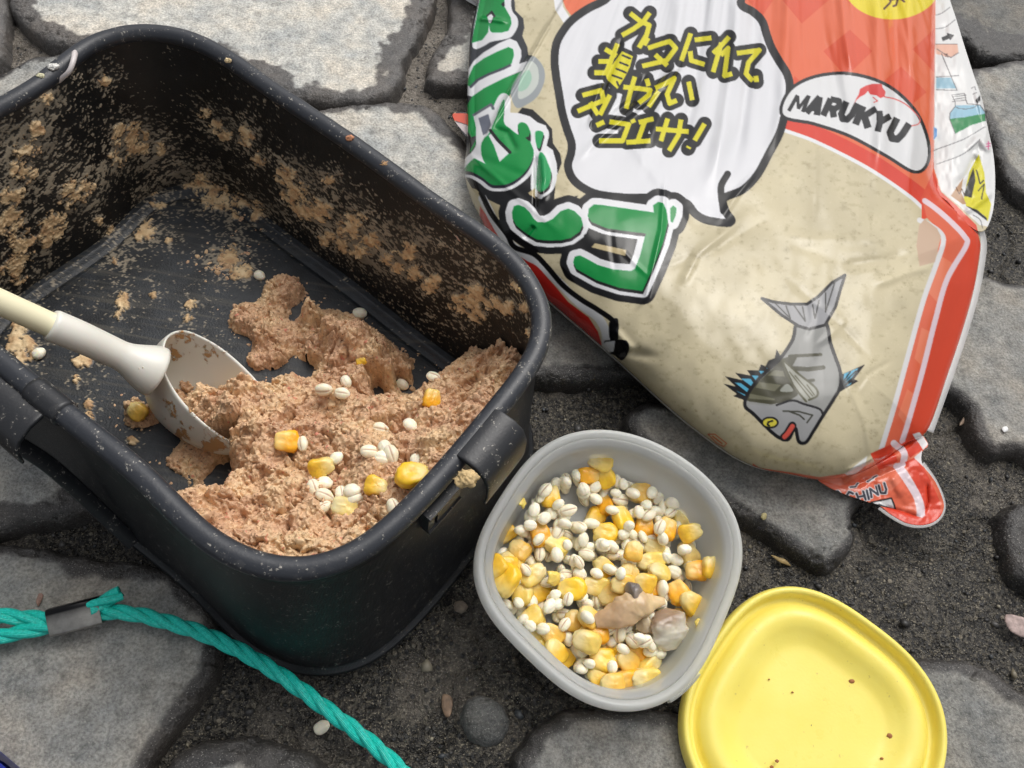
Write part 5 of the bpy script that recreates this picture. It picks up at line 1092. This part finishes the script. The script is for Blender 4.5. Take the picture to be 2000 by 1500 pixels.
# white reverse side with its how-to drawings
fill([(1827,-70),(1960,-70),(1960,450),(1912,440),(1872,402),(1838,374),(1824,330)], (236, 236, 234))
Z5r = tz((1740, 0), 3.0); GRY = (96, 96, 98)
for s in ([(262,92),(300,78),(345,45)],[(262,172),(320,160),(375,118)],[(248,885),(420,820),(550,745)],[(268,965),(420,905),(520,820)],[(480,1262),(520,1290),(535,1340)]): stroke(Z5r(s), 1.3, GRY, sm=20)
fill(Z5r([(295,222),(330,208),(328,196),(370,208),(345,240),(342,228),(302,244)]), (34, 34, 36))
fill(Z5r([(262,262),(388,260),(395,308),(350,340),(310,330),(262,318)]), (238, 188, 164)); stroke(Z5r([(262,260),(388,260)]), 1.4, GRY); stroke(Z5r([(395,312),(350,340),(300,310),(270,290)]), 1.4, GRY)
stroke(Z5r([(296,318),(386,532),(266,528)]), 1.6, GRY); fill(Z5r([(264,458),(350,456),(380,520),(264,522)]), (150, 192, 210)); stroke(Z5r([(264,454),(395,445)]), 1.4, GRY)
stroke(Z5r([(312,322),(330,318),(318,334),(336,336)]), 1.2, (90, 50, 40))
fill(Z5r([(376,620),(445,618),(520,618),(550,660),(552,710),(480,730),(376,785),(342,700),(345,665)]), (158, 202, 222)); fill(Z5r([(342,700),(430,690),(480,680),(552,668),(552,710),(470,735),(376,786)]), (34, 140, 76)); stroke(Z5r([(376,785),(342,700),(345,665),(376,625),(376,600),(355,560),(430,550),(445,610),(520,618),(550,660),(552,710)]), 1.5, GRY)
for y in (570, 585, 598): stroke(Z5r([(360,y),(440,y-10)]), 1.2, GRY)
stroke(Z5r([(376,628),(400,640),(440,642),(480,634),(500,622)]), 1.2, GRY)
stroke(Z5r([(470,520),(490,510),(495,530)]), 1.2, GRY); stroke(Z5r([(480,555),(500,545)]), 1.2, GRY); fill(Z5r([(496,590),(520,560),(520,590),(506,610)]), (34, 34, 36))
for s in ([(568,830),(568,875)],[(555,845),(580,842)],[(555,860),(580,857)]): stroke(Z5r(s), 1.5, (228, 70, 140))
fill(Z5r([(250,740),(270,760),(270,800),(250,822)]), (84, 150, 210))
fill(Z5r([(515,905),(545,1020),(555,1130),(585,1200),(565,1300),(540,1260),(440,1210),(425,1160),(460,1010)]), (228, 218, 34)); fill(Z5r([(485,985),(440,1100),(425,1150),(470,1160),(492,1060)]), (46, 44, 34)); fill(Z5r([(440,1210),(500,1230),(560,1280),(560,1295),(500,1250)]), (28, 28, 28)); fill(Z5r([(425,1040),(370,1120),(350,1150),(420,1200),(440,1200),(410,1130)]), (190, 148, 110))
stroke(Z5r([(500,1000),(520,1080),(540,1060)]), 2.4, (40, 40, 30)); stroke(Z5r([(510,1120),(545,1080),(530,1170)]), 2, (40, 40, 30)); stroke(Z5r([(380,1100),(400,1140),(415,1110),(430,1150)]), 1.4, (90, 60, 40))
# orange piece of the far corner peeping out at the left
fill([(880,222),(914,222),(914,245),(886,236)], (226, 92, 66)); fill([(886,238),(914,246),(914,268)], (214, 200, 200))
CVS = CV.reshape(CHt, SSA, CWd, SSA, 3).mean((1, 3)); del CV
def art(px, py):
    x = np.clip(px-CX0-.5, 0, CWd-1.001); y = np.clip(py-CY0-.5, 0, CHt-1.001); i = x.astype(int); j = y.astype(int); fx = (x-i)[..., None]; fy = (y-j)[..., None]
    c = (CVS[j, i]*(1-fx)+CVS[j, i+1]*fx)*(1-fy)+(CVS[j+1, i]*(1-fx)+CVS[j+1, i+1]*fx)*fy
    return lin(np.clip(c, 0, 255))*.76
def mat_film(name='printed_film'):
    m, nt, bs, o = M(name); a = attr(nt, 'Col'); nt.links.new(a.outputs['Color'], bs.inputs['Base Color']); bs.inputs['Roughness'].default_value = .13
    bs.inputs['Specular IOR Level'].default_value = .34
    n = noise(nt, 28, 3, .5); bump(nt, bs, n.outputs['Fac'], .25, .002); return m
MFI = mat_film()
bag = empty('bait_bag', tuple(P(1450, 600, .003))); tag(bag, 'plump clear bait bag printed in orange, green and white Japanese lettering, with a sea bream', 'bait bag')
def crease(px, py, pts, w, a, sharp=False, fade=True):
    pts = np.array(pts, float); best = np.full(px.shape, 1e9); tt = np.zeros(px.shape); n = len(pts)-1
    for i in range(n):
        A, B = pts[i], pts[i+1]; d = B-A; t = np.clip(((px-A[0])*d[0]+(py-A[1])*d[1])/(d@d), 0, 1); q = np.hypot(px-A[0]-t*d[0], py-A[1]-t*d[1]); m = q < best; best = np.where(m, q, best); tt = np.where(m, (i+t)/n, tt)
    f = sstep(0, .18, tt)*sstep(1, .7, tt) if fade else 1
    return a*f*(np.exp(-(best/w)) if sharp else np.exp(-(best/w)**2))
def film(name, out, st, hfun, mat=MFI):
    O = spline(np.array(out, float), 420); lo = O.min(0); hi = O.max(0)
    X, Y = np.meshgrid(np.arange(lo[0]-st, hi[0]+2*st, st), np.arange(lo[1]-st, hi[1]+2*st, st), indexing='ij')
    d, nx_, ny_ = sdist(X, Y, O, True); kp = d > -st*1.01; sn = d < 0; X = np.where(sn, nx_, X); Y = np.where(sn, ny_, Y); d = np.maximum(d, 0)
    h = hfun(X, Y, d); return gmesh(name, P(X, Y, h), mat, bag, col=art(X, Y), keep=kp), O
FRONT = [(945,-62),(934,0),(920,60),(913,150),(912,220),(910,290),(907,335),(917,380),(940,430),(965,480),(1005,528),(1065,582),(1130,638),(1190,690),(1215,712),(1300,790),(1360,840),(1430,890),(1484,915),(1540,926),(1600,937),(1660,930),(1718,905),(1768,868),(1812,840),(1850,736),(1882,640),(1904,560),(1916,480),(1906,442),(1872,406),(1838,378),(1824,335),(1828,280),(1828,150),(1828,0),(1830,-62)]
CRS = [([(1332,-60),(1322,60),(1300,200),(1240,330)],16,.0034),([(1378,-60),(1372,60),(1350,210),(1310,330)],13,-.0030),([(1440,-60),(1436,80),(1412,250),(1385,390)],15,.0042),([(1478,-60),(1474,80),(1450,240),(1425,360)],12,-.0030),([(1540,-60),(1536,80),(1530,200),(1500,330)],13,.0030),([(1600,-60),(1612,80),(1640,200),(1645,300)],14,-.0026),([(1640,-60),(1650,60),(1668,160)],12,.0030),([(1712,-60),(1716,80),(1722,240),(1712,420)],16,.0036),([(1776,-60),(1778,80),(1784,240),(1770,420)],12,.0030),([(1745,-60),(1750,120),(1752,280)],10,-.0026),
 ([(1215,70),(1196,130),(1170,190),(1140,250)],7,-.0026),([(1180,150),(1160,210),(1150,260)],6,.0022),([(1265,140),(1230,200),(1180,240)],7,-.0020),([(1340,80),(1325,130),(1270,190),(1180,260),(1110,330)],8,.0026),
 ([(1090,16),(1036,110),(985,200),(948,266)],5,.0030),([(1046,300),(1048,360),(1046,420)],4,-.0030),([(1060,290),(1064,350),(1058,400)],8,.0026),([(1010,300),(990,260),(960,250)],7,-.0018),([(1045,440),(1030,458),(1025,470)],6,-.0016),([(930,36),(962,38),(998,44)],5,.0016),
 ([(1130,660),(1180,690),(1240,690),(1300,700)],10,-.0022),([(1195,640),(1230,680),(1215,710)],9,.0018),([(1330,560),(1360,500),(1480,400)],9,.0014),([(1300,330),(1292,450),(1262,580),(1240,610)],5,.0012),([(1640,520),(1720,510),(1800,490)],12,-.0014),([(1700,560),(1780,530),(1830,520)],9,.0012),([(1480,330),(1440,380),(1400,440)],7,.0012),
 ([(1700,900),(1752,872),(1800,846)],7,-.0030),([(1640,928),(1720,890),(1780,850)],6,.0022),([(960,500),(1030,560),(1110,630)],12,.0016)]
gq = np.random.default_rng(77)
for _ in range(20):
    x0, y0 = gq.uniform(960, 1800), gq.uniform(330, 860); a0 = gq.choice([gq.normal(2.2, .35), gq.normal(1.4, .4), gq.normal(.2, .4)]); L0 = gq.uniform(40, 150); bd = gq.normal(0, 12)
    CRS.append(([(x0-L0*math.cos(a0), y0-L0*math.sin(a0)), (x0+bd, y0+bd*.5), (x0+L0*math.cos(a0), y0+L0*math.sin(a0))], gq.uniform(5, 12), gq.choice([-1, 1])*gq.uniform(.0002, .0007)))
def h_front(X, Y, d):
    w = np.clip((Y+60)/560, 0, 1); hm = .030+.018*sstep(.1, 1, w); D = 120+130*w
    t = np.clip(d/D, 0, 1); h = .011+(hm-.011)*np.sqrt(np.clip(1-(1-t)**2.0, 0, 1))
    h = h+.0022*fbm(X/150, Y/210, 0, 2, 601)*t+.0008*fbm(X/46, Y/62, 0, 2, 602)*np.clip(d/30, 0, 1)
    fold = fbm((X-1480)/(26+Y*.03)+.002*Y, Y/420., 0, 3, 603); h = h+.0017*fold*sstep(430, 40, Y)*sstep(1000, 1250, X)*np.clip(d/40, 0, 1)
    e = np.clip(d/14, 0, 1)
    for p, wd, a in CRS: h = h+crease(X, Y, p, wd, a)*e
    # film doubled over along the left fold
    A, B = np.array([1090., 16.]), np.array([948., 266.]); nrm = np.array([-(B-A)[1], (B-A)[0]]); nrm /= np.linalg.norm(nrm); s = (X-A[0])*nrm[0]+(Y-A[1])*nrm[1]
    h = h-.0035*sstep(-3, 3, s*np.sign(nrm[0])*-1)*sstep(285, 240, Y)*e
    rib = np.sin((X*.8+Y*.6)/13.)*.0007*crease(X, Y, [(960,470),(1050,560),(1130,630),(1200,690)], 40, 1, fade=False); h = h+rib*e
    rs = crease(X, Y, [(1838,376),(1872,405),(1912,450),(1908,560),(1852,736),(1812,842)], 46, 1, fade=False); h = h*(1-.45*rs)+.012*.45*rs
    return h
front, FO = film('front_film', FRONT, 1.5, h_front)
# underside of the bag
ring = P(FO[:, 0], FO[:, 1], .0108); cb = ring[:, :2].mean(0); low = ring.copy(); low[:, :2] = cb+(ring[:, :2]-cb)*.965; low[:, 2] = .0022
l2 = ring.copy(); l2[:, :2] = cb+(ring[:, :2]-cb)*.99; l2[:, 2] = .006
G = np.stack([ring, l2, low]+[np.c_[cb+(low[:, :2]-cb)*k, np.full(len(low), .0022)] for k in (.6, .2, .01)], 1)
gmesh('back_film', G, simple('white_film', (228, 226, 224), .3), bag, wu=True)
BACK = [(1815,-62),(1838,-62),(1855,0),(1868,40),(1884,93),(1900,143),(1917,193),(1928,247),(1940,307),(1943,367),(1937,420),(1920,452),(1890,440),(1850,395),(1822,370),(1812,300),(1812,100)]
def h_back(X, Y, d):
    h = .0125+.0045*np.sin(np.clip((X-1815)/120., 0, 1)*2.6)+.0016*fbm(X/30, Y/60, 0, 3, 611)*np.clip(d/12, 0, 1)
    for p, w, a in (([(1900,160),(1930,250),(1915,300)],8,.0022),([(1910,300),(1890,340),(1862,372)],8,-.0030),([(1935,300),(1912,270),(1880,300)],7,.0022),([(1942,372),(1905,400),(1880,420)],7,.0020)): h = h+crease(X, Y, p, w, a)*np.clip(d/8, 0, 1)
    return h
bo, BO = film('back_panel', BACK, 1.5, h_back)
sd_ = bo.modifiers.new('thickness', 'SOLIDIFY'); sd_.thickness = .0004; sd_.offset = -1
FLAP = [(1600,934),(1660,924),(1712,900),(1762,868),(1786,846),(1800,850),(1812,870),(1800,884),(1801,908),(1824,938),(1840,974),(1841,998),(1826,1018),(1800,1026),(1770,1022),(1740,1006),(1716,988),(1680,976),(1640,962),(1612,948)]
def h_flap(X, Y, d):
    h = .0085-.006*sstep(900, 1010, Y)+.0010*fbm(X/26, Y/26, 0, 3, 621)*np.clip(d/8, 0, 1)
    for p, w, a in (([(1640,940),(1710,908),(1800,868)],13,.0050),([(1650,952),(1720,928),(1790,898)],8,-.0020),([(1810,940),(1812,980),(1802,1010)],4,-.0016),([(1720,986),(1770,1002),(1800,1012)],4,-.0014),([(1740,930),(1765,970)],8,.0012),([(1700,940),(1725,975)],7,-.0010)): h = h+crease(X, Y, p, w, a)*np.clip(d/6, 0, 1)
    return h
fo_, _ = film('corner_seal', FLAP, 1.3, h_flap); sd_ = fo_.modifiers.new('thickness', 'SOLIDIFY'); sd_.thickness = .0005; sd_.offset = -1
lo_, _ = film('corner_flap', [(884,224),(915,222),(930,250),(915,270),(900,256)], 1.3, lambda X, Y, d: .009+0*X); sd_ = lo_.modifiers.new('thickness', 'SOLIDIFY'); sd_.thickness = .0005; sd_.offset = -1
# clear seal margin along the right edge and around the corner
mcl, nt, bs, o_ = M('clear_seal'); bs.inputs['Base Color'].default_value = (.75, .74, .73, 1); bs.inputs['Roughness'].default_value = .2
trn = N(nt, 'ShaderNodeBsdfTransparent'); mx = N(nt, 'ShaderNodeMixShader', _Fac=.55); nt.links.new(bs.outputs[0], mx.inputs[1]); nt.links.new(trn.outputs[0], mx.inputs[2]); nt.links.new(mx.outputs[0], o_.inputs['Surface'])
def margin(pts, inn, outw, z, n=90):
    c = spline(np.array(pts, float), n, False); T_ = np.gradient(c, axis=0); T_ /= np.linalg.norm(T_, axis=1)[:, None]; nn = np.stack([-T_[:, 1], T_[:, 0]], -1)
    G = np.stack([P(c[:, 0]+nn[:, 0]*k, c[:, 1]+nn[:, 1]*k, z) for k in (inn, 0, outw)], 1)
    o = gmesh('seal_edge', G, mcl, front); s = o.modifiers.new('thickness', 'SOLIDIFY'); s.thickness = .0004; return o
margin([(1812,842),(1850,736),(1882,640),(1904,560),(1916,482),(1908,444)], -6, 11, .0100)
margin([(1718,990),(1740,1006),(1770,1022),(1800,1026),(1826,1018),(1841,998),(1840,974),(1824,938),(1801,905)], 5, -5, .0028)
